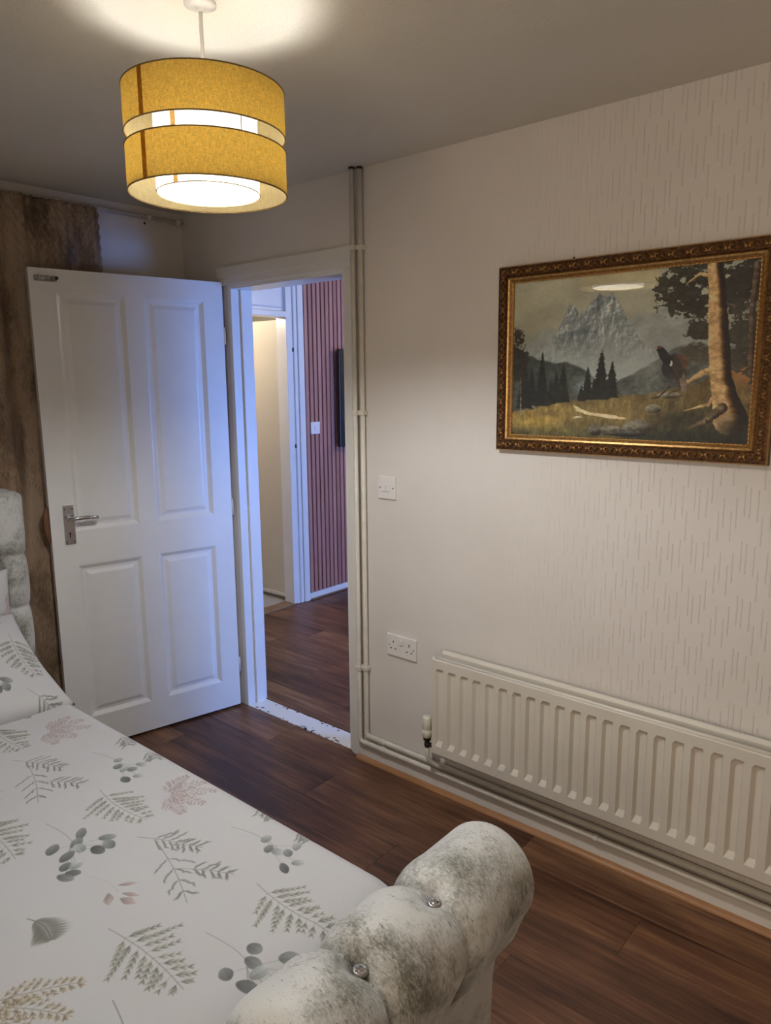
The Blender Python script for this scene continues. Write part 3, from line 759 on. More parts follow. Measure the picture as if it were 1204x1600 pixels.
    # dark firs
    def fir(x, top, bot, hw, v=30):
        q = np.clip((t - top) / (bot - top), 0, 1)
        saw = 0.72 + 0.28 * np.abs(((q * 9) % 1) - .25)
        m = (hw * (0.06 + q ** .85) * saw - np.abs(s - x) + (n3 - .5) * .016)
        lay(sm(m, 0, .006) * (t > top) * sm(bot + .01 - t + (n3 - .5) * .02, 0, .012), C_(v * .9, v, v * .92)[None, None] + (n3[..., None] - .5) * .12)
    for a in ((.145, .45, .80, .045), (.095, .55, .80, .04), (.06, .5, .82, .05), (.19, .62, .79, .035), (.214, .57, .78, .036), (.246, .53, .775, .042), (.333, .66, .765, .028), (.358, .55, .76, .036), (.39, .62, .75, .035), (.416, .445, .755, .048), (.463, .51, .745, .040), (.44, .62, .75, .03)): fir(*a)
    def blob(cx, cy, rx, ry, v, seed, thr=.5):
        nn = fbm(h, w_, 26, 4, seed, .75)
        q = 1 - ((s - cx) / rx) ** 2 - ((t - cy) / ry) ** 2
        lay(sm(q * .55 + (nn - thr) * 2.6, 0, .14), C_(v * 1.05, v, v * .75)[None, None] + (nn[..., None] - .5) * .25)
    barkn = fbm(h, w_, 50, 3, 21, .7)
    def limb(pts, wd, col, lit=0.0):
        for (a, b), (wa, wb) in zip(zip(pts, pts[1:]), zip(wd, wd[1:])):
            ax, ay = a; bx_, by_ = b; dx, dy = bx_ - ax, (by_ - ay)
            asp = 1.5
            L2 = (dx * asp) ** 2 + dy ** 2
            q = np.clip(((s - ax) * asp * dx * asp + (t - ay) * dy) / L2, 0, 1)
            ex = (s - ax - q * dx) * asp; ey = t - ay - q * dy
            d = np.hypot(ex, ey); wloc = wa + (wb - wa) * q
            sg = np.sign(dy) if dy else 1
            side = (ex * sg) / np.maximum(wloc, 1e-4)
            c = col[None, None] + (barkn[..., None] - .5) * .36 - (sm(side, -.1, .7)[..., None]) * lit
            lay(sm(wloc - d + (n3 - .5) * .012, 0, .005), c)
    # left edge pine
    limb([(.035, .33), (.040, .6), (.043, .86)], [.004, .006, .008], C_(96, 84, 66))
    blob(.03, .40, .035, .10, 40, 31, .52); blob(.02, .55, .05, .12, 34, 32, .5)
    # foliage of the big tree, behind and around the trunk
    for i, (cx, cy, rx, ry, v) in enumerate(((.70, .14, .075, .12, 44), (.77, .10, .09, .11, 40), (.78, .23, .07, .07, 40), (.93, .10, .09, .10, 38), (.92, .19, .07, .08, 40), (.80, .37, .05, .06, 44), (.985, .10, .05, .12, 30), (.95, .40, .06, .16, 52), (.99, .45, .05, .2, 48), (.80, .48, .06, .05, 66))):
        blob(cx, cy, rx, ry, v, 40 + i, .5)
    limb([(.985, .03), (.978, .3), (.99, .6)], [.02, .018, .02], C_(92, 70, 50), .2)
    bark = C_(176, 142, 92)
    limb([(.83, .07), (.79, .05), (.74, .10)], [.016, .012, .005], bark, .2)
    limb([(.885, .22), (.915, .24), (.93, .36)], [.010, .009, .004], C_(70, 56, 44))
    limb([(.87, .58), (.82, .60), (.77, .65), (.72, .67)], [.022, .02, .012, .004], bark, .1)
    limb([(.88, .70), (.85, .78), (.76, .82)], [.018, .012, .004], bark, .2)
    limb([(.70, .68), (.66, .74), (.60, .76)], [.008, .006, .003], C_(60, 48, 38))
    limb([(.745, .69), (.70, .72), (.67, .77)], [.006, .006, .002], C_(58, 46, 36))
    limb([(.835, -.03), (.85, .12), (.862, .30), (.875, .48), (.885, .62), (.905, .74), (.93, .86)], [.040, .045, .055, .060, .060, .070, .095], bark, .62)
    limb([(.90, .80), (.84, .88), (.78, .92)], [.03, .02, .008], C_(110, 90, 62), .3)
    lay(sm(s, .84, .95) * sm(t, .80, .93) * .8, C_(34, 32, 26)[None, None] + (n3[..., None] - .5) * .12)
    # the displaying black bird on the root
    def ell(cx, cy, rx, ry, ang_, col, nz=.12):
        x = (s - cx) * 1.5; y = t - cy; c, d = math.cos(ang_), math.sin(ang_)
        q = ((x * c + y * d) / rx) ** 2 + ((-x * d + y * c) / ry) ** 2
        lay(sm(1 - q + (n3 - .5) * .3, 0, .2), C_(*col)[None, None] + (n3[..., None] - .5) * nz)
    ell(.735, .60, .035, .10, -.25, (70, 54, 44)); ell(.752, .66, .02, .07, -.2, (112, 98, 80))
    ell(.705, .56, .060, .075, .5, (44, 44, 48)); ell(.735, .540, .050, .050, .3, (96, 66, 48)); ell(.725, .57, .03, .07, -.3, (60, 50, 46)); ell(.70, .545, .010, .018, 0, (190, 180, 165))
    ell(.672, .50, .028, .065, -.55, (28, 32, 36)); ell(.652, .46, .020, .018, .4, (26, 28, 32)); ell(.640, .453, .012, .006, .5, (130, 120, 100)); ell(.655, .452, .006, .006, 0, (150, 50, 36))
    # varnish toning and brush texture
    img = img + (n3[..., None] - .5) * .06
    img = np.clip(img, 0, 1) ** 1.05 * np.array([.97, .98, .97]) * 1.55
    g = img.mean(2, keepdims=True); img = g + (img - g) * .72
    return img
M['painting'] = image_mat('painted_alpine_landscape', paint_landscape(), 0.5, 240).m

# ------------------------------------------------------------------ framed picture
PX0, PX1, PZ0, PZ1 = 1.788, 2.642, 1.372, 1.974
pic = thing('framed_picture', 'gilt-framed landscape painting of mountains, tree and black bird', 'picture', (0, -0.002, 0))
ix0, ix1, iz0, iz1 = PX0 + 0.060, PX1 - 0.045, PZ0 + 0.053, PZ1 - 0.054
FRW = 0.055
prof = [(0.0, 0.0), (0.0, -0.020), (0.004, -0.026), (0.008, -0.027), (0.034, -0.027), (0.036, -0.024), (0.040, -0.028), (0.045, -0.026), (0.050, -0.020), (FRW, -0.016), (FRW, 0.0)]
cs = [((PX0, PZ0), (1, 1)), ((PX1, PZ0), (-1, 1)), ((PX1, PZ1), (-1, -1)), ((PX0, PZ1), (1, -1))]
for k in range(4):
    (ax, az), (adx, adz) = cs[k]; (bx_, bz_), (bdx, bdz) = cs[(k + 1) % 4]
    bm = nb()
    ra = [bm.verts.new((ax + adx * d, y, az + adz * d)) for d, y in prof]; rb = [bm.verts.new((bx_ + bdx * d, y, bz_ + bdz * d)) for d, y in prof]
    for i in range(len(prof)):
        j = (i + 1) % len(prof); f = bm.faces.new((ra[i], ra[j], rb[j], rb[i]))
        f.material_index = 1 if i in (1, 5, 6, 7, 8, 9) else 0
    bm.faces.new(ra); bm.faces.new(rb)
    o = make('frame_moulding', bm, 'gold_back', pic); o.data.materials.append(M['gold'])
# carved leaf-and-scroll ornaments
def scroll():
    bm = nb()
    path = []
    for i in range(11):
        a = -2.4 + i * 0.52; r = 0.0105 - 0.0007 * i
        path.append((r * math.cos(a), -0.027 - 0.003 * math.sin(i / 10 * PI), r * math.sin(a)))
    tube(bm, path, [0.0012 + 0.0024 * math.sin(i / 10 * PI) for i in range(11)], 6)
    for sx in (-1, 1):
        tube(bm, [(0.004 * sx, -0.028, -0.011), (0.010 * sx, -0.030, -0.003), (0.0125 * sx, -0.028, 0.009)], [0.001, 0.0034, 0.0008], 6)
    return bm
src = None
def orn(cx, cz, rot, s_):
    global src
    if src is None:
        src = make('scroll_ornament', scroll(), 'gold_dark', pic, True); o = src; o.location = (cx, 0, cz); o.rotation_euler = (0, rot, 0); o.scale = (s_, 1, 1)
    else: copy_obj(src, pic, (cx, 0, cz), (0, rot, 0), (s_, 1, 1))
wd, ht = PX1 - PX0, PZ1 - PZ0; band = 0.020
nx = 33; nz = 23
for i in range(nx):
    x = PX0 + 0.014 + (i + 0.5) * (wd - 0.028) / nx; s_ = 1 if i % 2 else -1
    orn(x, PZ1 - band, 0, s_); orn(x, PZ0 + band, PI, s_)
for i in range(nz):
    z = PZ0 + 0.014 + (i + 0.5) * (ht - 0.028) / nz; s_ = 1 if i % 2 else -1
    orn(PX0 + band, z, -PI / 2, s_); orn(PX1 - band, z, PI / 2, s_)
# beaded inner slip
bead_src = make('slip_bead', lathe(nb(), [(0.0008, -0.0026), (0.0026, -0.001), (0.0026, 0.001), (0.0008, 0.0026)], n=6, axis='X'), 'gold', pic, True)
bead_src.location = (PX0 + FRW, -0.018, PZ0 + FRW)
def beads(a, b, n, rot):
    for i in range(n):
        t = (i + 0.5) / n; copy_obj(bead_src, pic, (a[0] + (b[0] - a[0]) * t, -0.0175, a[1] + (b[1] - a[1]) * t), (0, rot, 0), (2.6, 1, 1))
q = FRW - 0.001
beads((PX0 + q, PZ1 - q), (PX1 - q, PZ1 - q), 60, 0); beads((PX0 + q, PZ0 + q), (PX1 - q, PZ0 + q), 60, 0)
beads((PX0 + q, PZ0 + q), (PX0 + q, PZ1 - q), 40, PI / 2); beads((PX1 - q, PZ0 + q), (PX1 - q, PZ1 - q), 40, PI / 2)
c = make('canvas', bx(PX0 + FRW - 0.004, PX1 - FRW + 0.004, -0.009, -0.004, PZ0 + FRW - 0.004, PZ1 - FRW + 0.004), 'painting', pic)
cx0, cx1, cz0, cz1 = PX0 + FRW, PX1 - FRW, PZ0 + FRW, PZ1 - FRW
set_uv(c, lambda p: np.stack([(p[:, 0] - cx0) / (cx1 - cx0), (p[:, 2] - cz0) / (cz1 - cz0)], 1))
make('glass_pane', bx(PX0 + FRW - 0.003, PX1 - FRW + 0.003, -0.0135, -0.0115, PZ0 + FRW - 0.003, PZ1 - FRW + 0.003), 'glass', pic)
bm = nb(); tube(bm, [(2.05, -0.012, PZ1 - 0.002), (2.05, -0.012, PZ1 + 0.006)], 0.003, 8); make('hanging_nail', bm, 'brown_metal', pic, True)

# ------------------------------------------------------------------ bed
BY1, BZ = -1.080, 0.535                  # duvet edge towards the wall with the picture, duvet top
FY1, FY0 = -0.945, -2.62                 # footboard and headboard ends
def print_image():
    X0, X1, Y0, Y1 = 0.25, 2.40, -2.55, -0.55; res = 720.0
    w_, h = int((X1 - X0) * res), int((Y1 - Y0) * res)
    img = np.empty((h, w_, 3)); img[:] = (0.76, 0.757, 0.758)
    img += (fbm(h, w_, 6, 4, 77)[..., None] - .5) * 0.02
    rng = np.random.RandomState(5)
    def pt(x, y): return (x - X0) * res, (Y1 - y) * res
    def ell(cx, cy, a, b, ang_, col, alpha=.85, tip=0.0):
        """leaf centred at (cx,cy) metres, half axes a (along ang_) and b"""
        px, py = pt(cx, cy); R_ = int(max(a, b) * res) + 3
        x0, x1, y0, y1 = int(px) - R_, int(px) + R_ + 1, int(py) - R_, int(py) + R_ + 1
        if x0 < 0 or y0 < 0 or x1 >= w_ or y1 >= h: return
        yy, xx = np.mgrid[y0:y1, x0:x1]; dx = (xx - px) / res; dy = -(yy - py) / res
        c, d = math.cos(ang_), math.sin(ang_); u = (dx * c + dy * d) / a; v = (-dx * d + dy * c) / b
        if tip: v = v / np.clip(1 - tip * np.abs(u), .12, 1)
        q = np.sqrt(u * u + v * v)
        m = np.clip((1 - q) * min(a, b) * res + .5, 0, 1) * alpha
        shade = 1 + .22 * u + .10 * (v > 0)
        reg = img[y0:y1, x0:x1]
        cc = np.clip(np.array(col)[None, None] * shade[..., None], 0, 1)
        reg[:] = reg * (1 - m[..., None]) + m[..., None] * cc
    def line(pts, wd, col, alpha=.8):
        q = np.array([pt(*p) for p in pts]); R_ = wd * res + 2
        x0, y0 = np.floor(q.min(0) - R_).astype(int); x1, y1 = np.ceil(q.max(0) + R_).astype(int) + 1
        if x0 < 0 or y0 < 0 or x1 >= w_ or y1 >= h: return
        yy, xx = np.mgrid[y0:y1, x0:x1]; best = np.full(yy.shape, 1e9)
        for (ax, ay), (bx_, by_) in zip(q, q[1:]):
            dx, dy = bx_ - ax, by_ - ay; L2 = dx * dx + dy * dy + 1e-9
            t = np.clip(((xx - ax) * dx + (yy - ay) * dy) / L2, 0, 1)
            best = np.minimum(best, (xx - ax - t * dx) ** 2 + (yy - ay - t * dy) ** 2)
        m = (np.clip(wd * res - np.sqrt(best) + .5, 0, 1) * alpha)[..., None]
        reg = img[y0:y1, x0:x1]; reg[:] = reg * (1 - m) + m * np.array(col)
    G1, G2, G3 = (.42, .42, .39), (.50, .50, .46), (.36, .37, .37)
    PK = (.61, .555, .55); TN = (.55, .50, .42)
    def curve(a, b, bend, n=14):
        dx, dy = b[0] - a[0], b[1] - a[1]; L = math.hypot(dx, dy)
        return [(a[0] + dx * t - dy / L * bend * math.sin(PI * t), a[1] + dy * t + dx / L * bend * math.sin(PI * t)) for t in [i / n for i in range(n + 1)]]
    def at(p, t):
        f = t * (len(p) - 1); i = min(int(f), len(p) - 2); q = f - i
        return (p[i][0] * (1 - q) + p[i + 1][0] * q, p[i][1] * (1 - q) + p[i + 1][1] * q), math.atan2(p[i + 1][1] - p[i][1], p[i + 1][0] - p[i][0])
    def fern(a, b, wid, col, npin=10, bend=.012, start=.22, leaf=.0062, al=.8, sway=.9):
        p = curve(a, b, bend); line(p, .0010, col, .7)
        if not (X0 < a[0] < X1 and -2.15 < a[1] < Y1): return
        for k in range(npin):
            t = start + (1 - start) * k / npin; (x, y), an = at(p, t)
            L = wid * (1.25 * (1 - (t - start) / (1 - start)) ** .75 + .10) * (1 if k else .8)
            for sd in (-1, 1):
                L0 = L; L = L0 * (.72 + .40 * rng.rand()); a2 = an + sd * (sway - .12 + .34 * rng.rand()); m = max(2, int(L / (leaf * 1.15)))
                line([(x, y), (x + L * math.cos(a2), y + L * math.sin(a2))], .0007, col, .5)
                for j in range(1, m + 1):
                    q = j / m * L; lx, ly = x + q * math.cos(a2), y + q * math.sin(a2)
                    ll = leaf * (1.0 - .35 * j / m)
                    for s2 in (-1, 1):
                        a3 = a2 + s2 * .50; ell(lx + ll * .7 * math.cos(a3), ly + ll * .7 * math.sin(a3), ll * 1.1, ll * .38, a3, tuple(np.array(col) * (.9 + .25 * rng.rand())), al, .4)
                L = L0
    def sprig(a, b, col, nb_=6, wid=.035, bend=.006):
        p = curve(a, b, bend); line(p, .0009, col, .75)
        for k in range(nb_):
            t = .25 + .75 * k / nb_; (x, y), an = at(p, t)
            for sd in (-1, 1):
                L = wid * (1 - .6 * t) * (.7 + .5 * rng.rand()); a2 = an + sd * (.65 + .3 * rng.rand())
                line([(x, y), (x + L * math.cos(a2), y + L * math.sin(a2))], .0007, col, .65)
                for j in range(5):
                    q = L * (j + 1) / 5; a3 = a2 + (rng.rand() - .5) * 1.3
                    ell(x + q * math.cos(a2) + .004 * math.cos(a3), y + q * math.sin(a2) + .004 * math.sin(a3), (.0078), .0026, a3, col, .75, .4)
    def euca(base, leaves, big, dk):
        cx = sum(l[0] for l in leaves) / len(leaves); cy = sum(l[1] for l in leaves) / len(leaves)
        line(curve(base, (cx, cy), .012), .0009, (.50, .48, .46), .6)
        for l in leaves: line([((cx + base[0] * .35) / 1.35, (cy + base[1] * .35) / 1.35), l[:2]], .0007, (.52, .50, .48), .5)
        for i, l in enumerate(leaves):
            tone = dk[i % len(dk)]; an = rng.rand() * PI
            ell(l[0], l[1], big * (.85 + .35 * rng.rand()), big * (.62 + .18 * rng.rand()), an, (tone, tone * 1.03, tone * 1.02), .86, .12)
    T0 = np.array([.614, .030])
    def rep(f):
        for ky in (0, -1):
            for k in range(-2, 2):
                f(k * T0[0] + ky * .20, k * T0[1] + ky * .80)
    def R2(ps, ox, oy): return [(p[0] + ox, p[1] + oy) for p in ps]
    def tile(ox, oy):
        sh = lambda *ps: R2(ps, ox, oy)
        a, b = sh((1.858, -1.564), (2.102, -1.556)); fern(a, b, .068, G2, 9, .010, .20, .0105, .8, .95)
        a, b = sh((1.982, -1.285), (2.206, -1.282)); fern(a, b, .064, G2, 9, -.012, .18, .0098, .8, .95)
        for u, v, n_, wd in (((1.021, -1.394), (1.176, -1.318), 7, .05), ((1.09, -1.378), (1.302, -1.449), 4, .06), ((1.194, -1.396), (1.306, -1.329), 5, .04)):
            a, b = sh(u, v); sprig(a, b, (.47, .47, .45), n_, wd)
        for an_ in (-.95, -.45, 0.0, .45, .95):
            bx0, by0 = .912, -1.262; d = math.atan2(.116, .093) + an_
            L = .15 * (1 - .25 * abs(an_)); a, b = sh((bx0 + .02 * math.cos(d), by0 + .02 * math.sin(d)), (bx0 + L * math.cos(d), by0 + L * math.sin(d)))
            fern(a, b, .026, PK, 10, .004, .05, .0062, .7, .85)
        a, *L = sh((1.777, -1.194), (1.878, -1.17), (1.911, -1.191), (1.936, -1.185), (1.956, -1.172), (1.955, -1.142), (2.0, -1.18), (1.989, -1.213))
        euca(a, L, .0165, (.52, .40, .58, .44, .56, .58, .30))
        a, *L = sh((1.405, -1.477), (1.518, -1.515), (1.511, -1.441), (1.536, -1.465), (1.56, -1.471), (1.568, -1.505), (1.601, -1.447), (1.577, -1.409), (1.603, -1.42), (1.603, -1.526), (1.615, -1.507), (1.638, -1.526), (1.640, -1.544))
        euca(a, L, .0195, (.38, .40, .42, .58, .36, .30, .46, .44, .35, .60, .33, .42))
        for u, v in (((1.734, -1.085), (1.823, -1.104)), ((1.887, -1.09), (1.96, -1.10))):
            a, b = sh(u, v); sprig(a, b, (.48, .48, .47), 5, .05)
        a, b = sh((1.705, -1.656), (1.80, -1.652)); 
        p = curve(a, b, .01)
        line(p, .0012, G1, .8)
        for k in range(26):
            (x, y), an = at(p, .2 + .8 * k / 26); L = .045 * math.sin(PI * (.15 + .8 * k / 26))
            for sd in (-1, 1):
                a2 = an + sd * 1.0; ell(x + L * .5 * math.cos(a2), y + L * .5 * math.sin(a2), L * .5, .0021, a2, G1, .7, .3)
        st, *L = sh((1.677, -1.508), (1.78, -1.52), (1.817, -1.497), (1.768, -1.468), (1.804, -1.482))
        line(curve(st, ((L[0][0] + L[2][0]) / 2, (L[0][1] + L[2][1]) / 2), .008), .0007, (.66, .62, .60), .5)
        for i, l in enumerate(L): ell(l[0], l[1], .021, .0065 if i > 1 else .011, (-.5, .3, .9, .5)[i], (.58, .51, .50), .75, .55)
        for an_ in (-.7, -.25, .2, .65):
            d = .35 + an_; bx0, by0 = 1.855, -1.80
            a, b = sh((bx0 + .02 * math.cos(d), by0 + .02 * math.sin(d)), (bx0 + .17 * math.cos(d), by0 + .17 * math.sin(d))); fern(a, b, .026, TN, 9, .004, .05, .0075, .8, .8)
        a, b = sh((2.024, -1.649), (2.20, -1.72)); fern(a, b, .05, G1, 7, .01, .35, .007)
    rep(tile)
    return img, (X0, X1, Y0, Y1)
pimg, (QX0, QX1, QY0, QY1) = print_image()
# display values above; a woven cotton finish on top
pm = image_mat('white_botanical_print_cotton', pimg, 0.82)
pm.b.inputs['Sheen Weight'].default_value = 0.15
pm.bump(pm.noise(pm.coord(), 9, 4, 0.55, 0.6), 0.18, 0.02)
M['print'] = pm.m

bed = thing('sleigh_bed', 'silver crushed-velvet sleigh bed with buttoned scroll footboard', 'bed', (0.0, 0.0, 0.0))
make('bed_base', box(nb(), 0.22, 2.30, -2.53, -1.03, 0.10, 0.30, 0.02, 2), 'velvet', bed)
for y0, y1 in ((-1.045, -0.985), (-2.58, -2.52)):
    make('side_rail', box(nb(), 0.20, 2.32, y0, y1, 0.09, 0.36, 0.018, 3), 'velvet', bed, True)
for x in (0.28, 2.22):
    for y in (-1.12, -2.44): make('leg', lathe(nb(), [(0.022, 0.0), (0.03, 0.10)], x, y, 0, 16), 'dark', bed, True)
make('mattress', box(nb(), 0.24, 2.20, -2.46, BY1 - 0.02, 0.30, BZ - 0.025, 0.04, 3), 'gloss_white', bed)
# footboard: closed scroll section swept across the bed, pinched at the button lines
def foot_profile(n_arc=30):
    cx, cz, r = 2.380, 0.573, 0.1080
    pts = []
    pts.append((2.372, 0.06)); pts.append((2.372, 0.16)); pts.append((2.374, 0.24)); pts.append((2.382, 0.31)); pts.append((2.398, 0.365)); pts.append((2.422, 0.41)); pts.append((2.447, 0.448))
    for i in range(n_arc):
        a = math.radians(-32 + i * (212 + 32) / (n_arc - 1) * 0.93); pts.append((cx + r * math.cos(a), cz + r * math.sin(a)))
    pts += [(2.276, 0.50), (2.274, 0.42), (2.272, 0.30), (2.272, 0.16), (2.272, 0.06)]
    return pts
FP = foot_profile(); fcx, fcz = 2.375, 0.56
btn = [-1.205, -1.412, -1.622, -1.835, -2.05, -2.26, -2.45]
bx_b, bz_b = 2.402, 0.679
ys = []
y = FY1
while y > FY0:
    ys.append(y)
    near = min(abs(y - b) for b in btn); e = min(FY1 - y, y - FY0)
    y -= 0.004 if (near < 0.02 or e < 0.045) else 0.011
ys.append(FY0)
bm = nb(); rings = []
for y in ys:
    e = min(FY1 - y, y - FY0)
    rd = 0.045; sh_ = 0.0 if e >= rd else rd * (1 - math.sqrt(max(0, 1 - ((rd - e) / rd) ** 2)))
    near = min(btn, key=lambda b: abs(y - b)); d = abs(y - near)
    ring = []
    for (px, pz) in FP:
        vx, vz = px - fcx, pz - fcz; L = math.hypot(vx, vz)
        dist = max(0.0, L - 0.02)
        k = sh_
        roll = 1.0 if pz > 0.47 else max(0.0, (pz - 0.33) / 0.14)
        crease = 0.0125 * math.exp(-(d / 0.008) ** 2) + 0.012 * math.exp(-(d / 0.035) ** 2)
        db = math.hypot(math.hypot(px - bx_b, pz - bz_b), d)
        dim = 0.018 * math.exp(-(db / 0.030) ** 2) + 0.015 * math.exp(-(db / 0.075) ** 2)
        puff = 0.004 * math.sin(PI * min(1, d / 0.105)) 
        pin = k + roll * (crease * (0.95 if px < 2.43 or near < -1.3 else 0.4) + dim - puff)
        f = max(0.0, 1 - pin / L) if pz > 0.42 else 1 - (k + 0.15 * (pin - k)) / L
        qz = fcz + vz * f if pz > 0.12 else pz
        ring.append(bm.verts.new((fcx + vx * f, y, qz)))
    rings.append(ring)
n = len(FP)
for a, b in zip(rings, rings[1:]):
    for i in range(n): bm.faces.new((a[i], a[(i + 1) % n], b[(i + 1) % n], b[i]))
bm.faces.new(rings[0]); bm.faces.new(rings[-1])
fb = make('footboard', bm, 'velvet', bed, True)
def button_mesh():
    bm = nb(); lathe(bm, [(0.0115, -0.004), (0.0115, 0.002), (0.009, 0.0045), (0.005, 0.006)], n=10); return bm
bsrc = None
for y in btn:
    loc = (bx_b, y, 0.6425)
    if bsrc is None:
        bsrc = make('crystal_button', button_mesh(), 'crystal', fb); bsrc.location = loc; bsrc.rotation_euler = (0, 0.1, 0)
        ring_src = make('button_collar', lathe(nb(), [(0.0115, -0.006), (0.0140, -0.003), (0.0140, 0.001), (0.0116, 0.003)], n=18), 'steel', fb, True); ring_src.location = loc; ring_src.rotation_euler = (0, 0.1, 0)
    else: copy_obj(bsrc, fb, loc); copy_obj(ring_src, fb, loc)
# headboard: square-buttoned padding
HBX = 0.215; HBT = 1.205
hbz = [0.30, 0.51, 0.728, 0.94]; hby = [-1.056 - 0.212 * i for i in range(8)]
bm = nb()
def hb(u, v):
    y = FY1 + 0.005 + (FY0 - FY1 - 0.01) * u; z = 0.10 + (HBT - 0.10) * v
    dz = min(abs(z - q) for q in hbz); dy = min(abs(y - q) for q in hby)
    cre = 0.013 * math.exp(-(dz / 0.012) ** 2) + 0.012 * math.exp(-(dz / 0.05) ** 2)
    if y < hby[0] + 0.02 and z < 0.96: cre = max(cre, 0.016 * math.exp(-(dy / 0.012) ** 2) + 0.014 * math.exp(-(dy / 0.05) ** 2))
    cre += 0.022 * math.exp(-(dz * dz + dy * dy) / 0.03 ** 2)
    e = min(FY1 + 0.005 - y, y - FY0 + 0.005, HBT - z); rd = 0.05
    rnd_ = 0.0 if e >= rd else rd * (1 - math.sqrt(max(0, 1 - ((rd - e) / rd) ** 2)))
    # rounded top corner
    cyy, czz = FY1 - 0.055, HBT - 0.06
    if y > cyy and z > czz:
        dd = math.hypot(y - cyy, z - czz) 
        if dd > 0.055: y = cyy + (y - cyy) * 0.058 / dd; z = czz + (z - czz) * 0.058 / dd
    return (HBX - cre - rnd_, y, z)
vs_ = gridmesh(bm, 300, 150, hb)
rim_v = [vs_[0][i] for i in range(300)] + [vs_[j][-1] for j in range(1, 150)] + [vs_[-1][i] for i in range(298, -1, -1)] + [vs_[j][0] for j in range(148, 0, -1)]
bk = [bm.verts.new((0.115, v.co.y, v.co.z)) for v in rim_v]
for i in range(len(rim_v)):
    j = (i + 1) % len(rim_v); bm.faces.new((rim_v[i], rim_v[j], bk[j], bk[i]))
bm.faces.new(bk)
hbd = make('headboard', bm, 'velvet', bed, True)
for z in (0.728, 0.94):
    for y in hby[:3]:
        copy_obj(bsrc, hbd, (HBX - 0.036, y, z), (0, PI / 2, 0)); copy_obj(ring_src, hbd, (HBX - 0.036, y, z), (0, PI / 2, 0))

# duvet: top sheet with rounded edge and hanging side
def duvet():
    bm = nb()
    xs = np.linspace(0.30, 2.262, 190); ss = np.concatenate([np.linspace(0, 0.26, 14)[:-1], np.linspace(0.26, 0.34, 12)[:-1], np.linspace(0.34, 1.72, 130)])
    nz_ = fbm(400, 400, 5, 4, 91); nz2 = fbm(400, 400, 16, 3, 92)
    rows = []; uv = []
    for s_ in ss:
        row = []; 
        for x in xs:
            hang = 0.26; rd = 0.05; arc = rd * PI / 2
            # s_: 0 at hem, hang at start of the round, hang+arc onto the top
            i, j = int((x - 0.2) / 2.2 * 399), int(s_ / 1.8 * 399)
            a_, b_ = nz_[j, i] - .5, nz2[j, i] - .5
            if s_ < hang: y, z = BY1 + 0.004 * b_ + 0.012 * (1 - s_ / hang) * math.sin(x * 21 + 3 * a_), BZ - rd - (hang - s_)
            elif s_ < hang + arc:
                t = (s_ - hang) / rd; y, z = BY1 - rd + rd * math.cos(t), BZ - rd + rd * math.sin(t)
            else: y, z = BY1 - rd - (s_ - hang - arc), BZ
            tf = min(1, max(0, (s_ - hang) / 0.12))
            z += (0.012 * a_ + 0.005 * b_) * tf - 0.004 * tf
            if x > 2.15: z -= 0.10 * ((x - 2.15) / 0.112) ** 2 * 0.45
            if x < 0.5: z -= 0.02 * (0.5 - x) / 0.2
            row.append(bm.verts.new((x, y, z))); uv.append((x, BY1 + hang + arc - s_ - 0.05))
        rows.append(row)
    for a, b in zip(rows, rows[1:]):
        for i in range(len(xs) - 1): bm.faces.new((a[i], a[i + 1], b[i + 1], b[i]))
    return bm, np.array(uv)
bm, duv = duvet()
dv = make('duvet', bm, 'print', None, True)
tag(dv, 'white duvet with grey and blush leaf print spread over the bed', 'duvet')
def duv_fn(p, me=dv.data):
    li = np.empty(len(me.loops), np.int32); me.loops.foreach_get('vertex_index', li); q = duv[li]
    return np.stack([(q[:, 0] - QX0) / (QX1 - QX0), (q[:, 1] - QY0) / (QY1 - QY0)], 1)
set_uv(dv, duv_fn)
so = dv.modifiers.new('thickness', 'SOLIDIFY'); so.thickness = 0.012; so.offset = -1

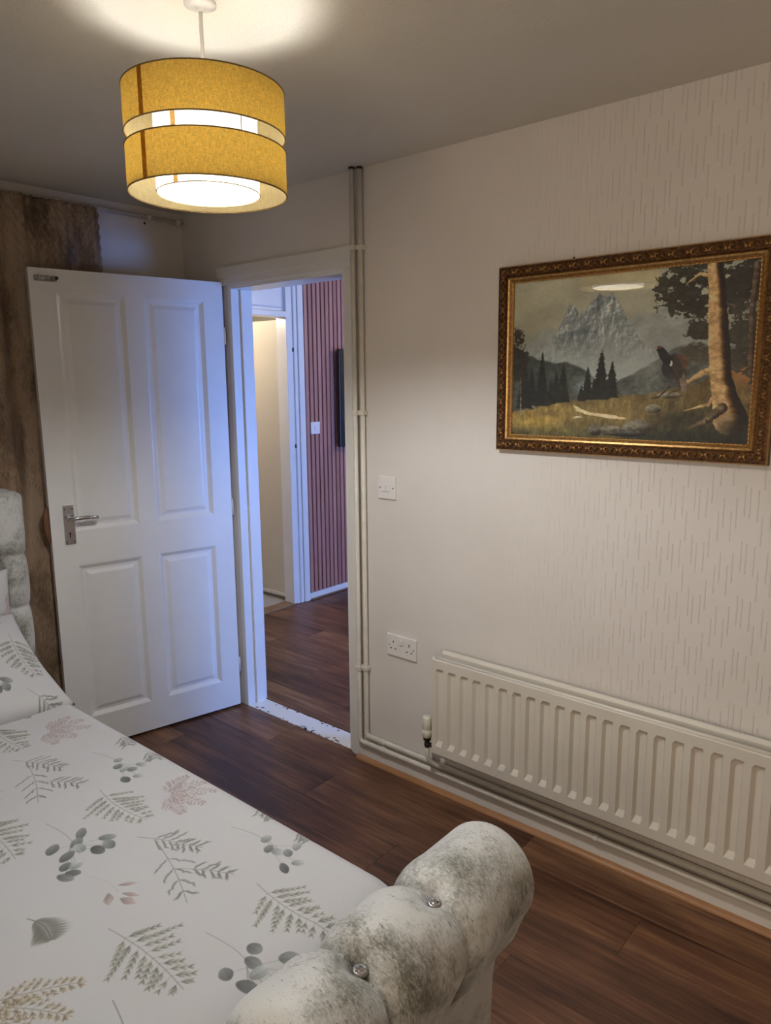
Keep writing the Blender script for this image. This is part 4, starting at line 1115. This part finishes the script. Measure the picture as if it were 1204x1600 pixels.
# pillows
def pillow(name, label, org, ax_u, ax_v, wu, wv, th_, uvo, seed, corner=0.05):
    """ax_u along the bed width, ax_v from lower edge to upper edge"""
    u_, v_ = Vector(ax_u).normalized(), Vector(ax_v).normalized(); nrm = u_.cross(v_).normalized()
    bm = nb(); nu, nv = 60, 44; uv = []
    nz_ = fbm(80, 80, 5, 3, seed)
    sides = []
    for sg in (1, -1):
        rows = []
        for j in range(nv):
            row = []
            for i in range(nu):
                a, b = i / (nu - 1) * 2 - 1, j / (nv - 1) * 2 - 1
                pin = 1 - 0.055 * (1 - abs(a) ** 2) * 0 
                ea = a * (1 - 0.06 * (1 - b * b)) ; eb = b * (1 - 0.07 * (1 - a * a))
                q = max(0, (1 - abs(a) ** 3.2)) ** 0.5 * max(0, (1 - abs(b) ** 3.2)) ** 0.5
                t = th_ * q * (1 + 0.35 * (nz_[j, i] - .5)) + (0.012 * (nz_[i, j] - .5) if q > 0.05 else 0)
                p = Vector(org) + u_ * (ea * wu / 2) + v_ * (eb * wv / 2) + nrm * (t * sg)
                if sg < 0 and (i in (0, nu - 1) or j in (0, nv - 1)): row.append(sides[0][j][i]); continue
                row.append(bm.verts.new(p)); uv.append((uvo[0] - eb * wv / 2, uvo[1] + ea * wu / 2))
            rows.append(row)
        sides.append(rows)
        for j in range(nv - 1):
            for i in range(nu - 1):
                bm.faces.new((rows[j][i], rows[j][i + 1], rows[j + 1][i + 1], rows[j + 1][i]))
    o = make(name, bm, 'print', None, True); tag(o, label, 'pillow', 'printed pillows on the bed')
    uva = np.array(uv)
    me = o.data
    li = np.empty(len(me.loops), np.int32); me.loops.foreach_get('vertex_index', li); q = uva[li]
    set_uv(o, lambda p: np.stack([(q[:, 0] - QX0) / (QX1 - QX0), (q[:, 1] - QY0) / (QY1 - QY0)], 1))
    return o
pillow('pillow', 'front leaf-print pillow lying sloped on the duvet', (0.565, -1.435, 0.640), (0, 1, 0.0), (-0.42, 0, 0.225), 0.70, 0.50, 0.072, (1.475, -1.585), 3)
pillow('pillow', 'rear leaf-print pillow propped upright against the silver headboard', (0.312, -1.405, 0.700), (0, 1, 0), (-0.08, 0, 0.40), 0.70, 0.44, 0.055, (1.0, -1.55), 8)

# ------------------------------------------------------------------ curtain and rail
cur = thing('curtain', 'brown crushed-velvet curtain with gathered heading behind the white door', 'curtain', (0, 0, 0))
CY1, CY0, CT = -0.462, -2.9, 2.348
cn = fbm(200, 400, 10, 4, 55)
def cur_pt(u, v, z0, z1, amp):
    y = CY1 + (CY0 - CY1) * u; z = z0 + (z1 - z0) * v
    ph = y * 2 * PI / 0.135
    drop = (CT - z)
    wv = math.sin(ph + 0.8 * math.sin(y * 5)) * min(1.0, 0.25 + drop * 1.4)
    hd = max(0.0, 1 - drop / 0.36)
    cnv = cn[min(199, int(v * 199)), min(399, int(u * 399))]
    fine = 0.010 * math.sin(y * 2 * PI / 0.031 + 2.5 * cnv) * math.sin(z * 2 * PI / 0.043 + 5 * cnv + 1.5 * math.sin(y * 40)) * hd + 0.006 * math.sin(y * 2 * PI / 0.042) * hd
    x = 0.060 + amp * wv + fine + 0.014 * (cnv - .5)
    return (x, y + 0.012 * math.sin(z * 6) * min(1, drop), z)
bm = nb(); gridmesh(bm, 620, 190, lambda u, v: cur_pt(u, v, 0.03, CT, 0.022))
o = make('curtain_cloth', bm, 'curtain', cur, True); so = o.modifiers.new('thickness', 'SOLIDIFY'); so.thickness = 0.003; so.offset = 0
rail = thing('curtain_rail', 'white curtain rail along the wall above the open door', 'rail', (0, 0, 0))
make('rail_tube', tube(nb(), [(0.020, -0.012, 2.356), (0.020, -2.95, 2.356)], 0.0095, 12), 'pipe_paint', rail, True)
for y in (-0.035, -0.19, -0.62, -1.4, -2.2):
    make('rail_bracket', box(nb(), 0.0, 0.031, y - 0.012, y + 0.012, 2.343, 2.369, 0.004), 'pipe_paint', rail)
make('fixing_hole', lathe(nb(), [(0.006, 0.0), (0.005, 0.0016)], 0, -0.2, 2.332, 10, 'X'), 'dark', rail)
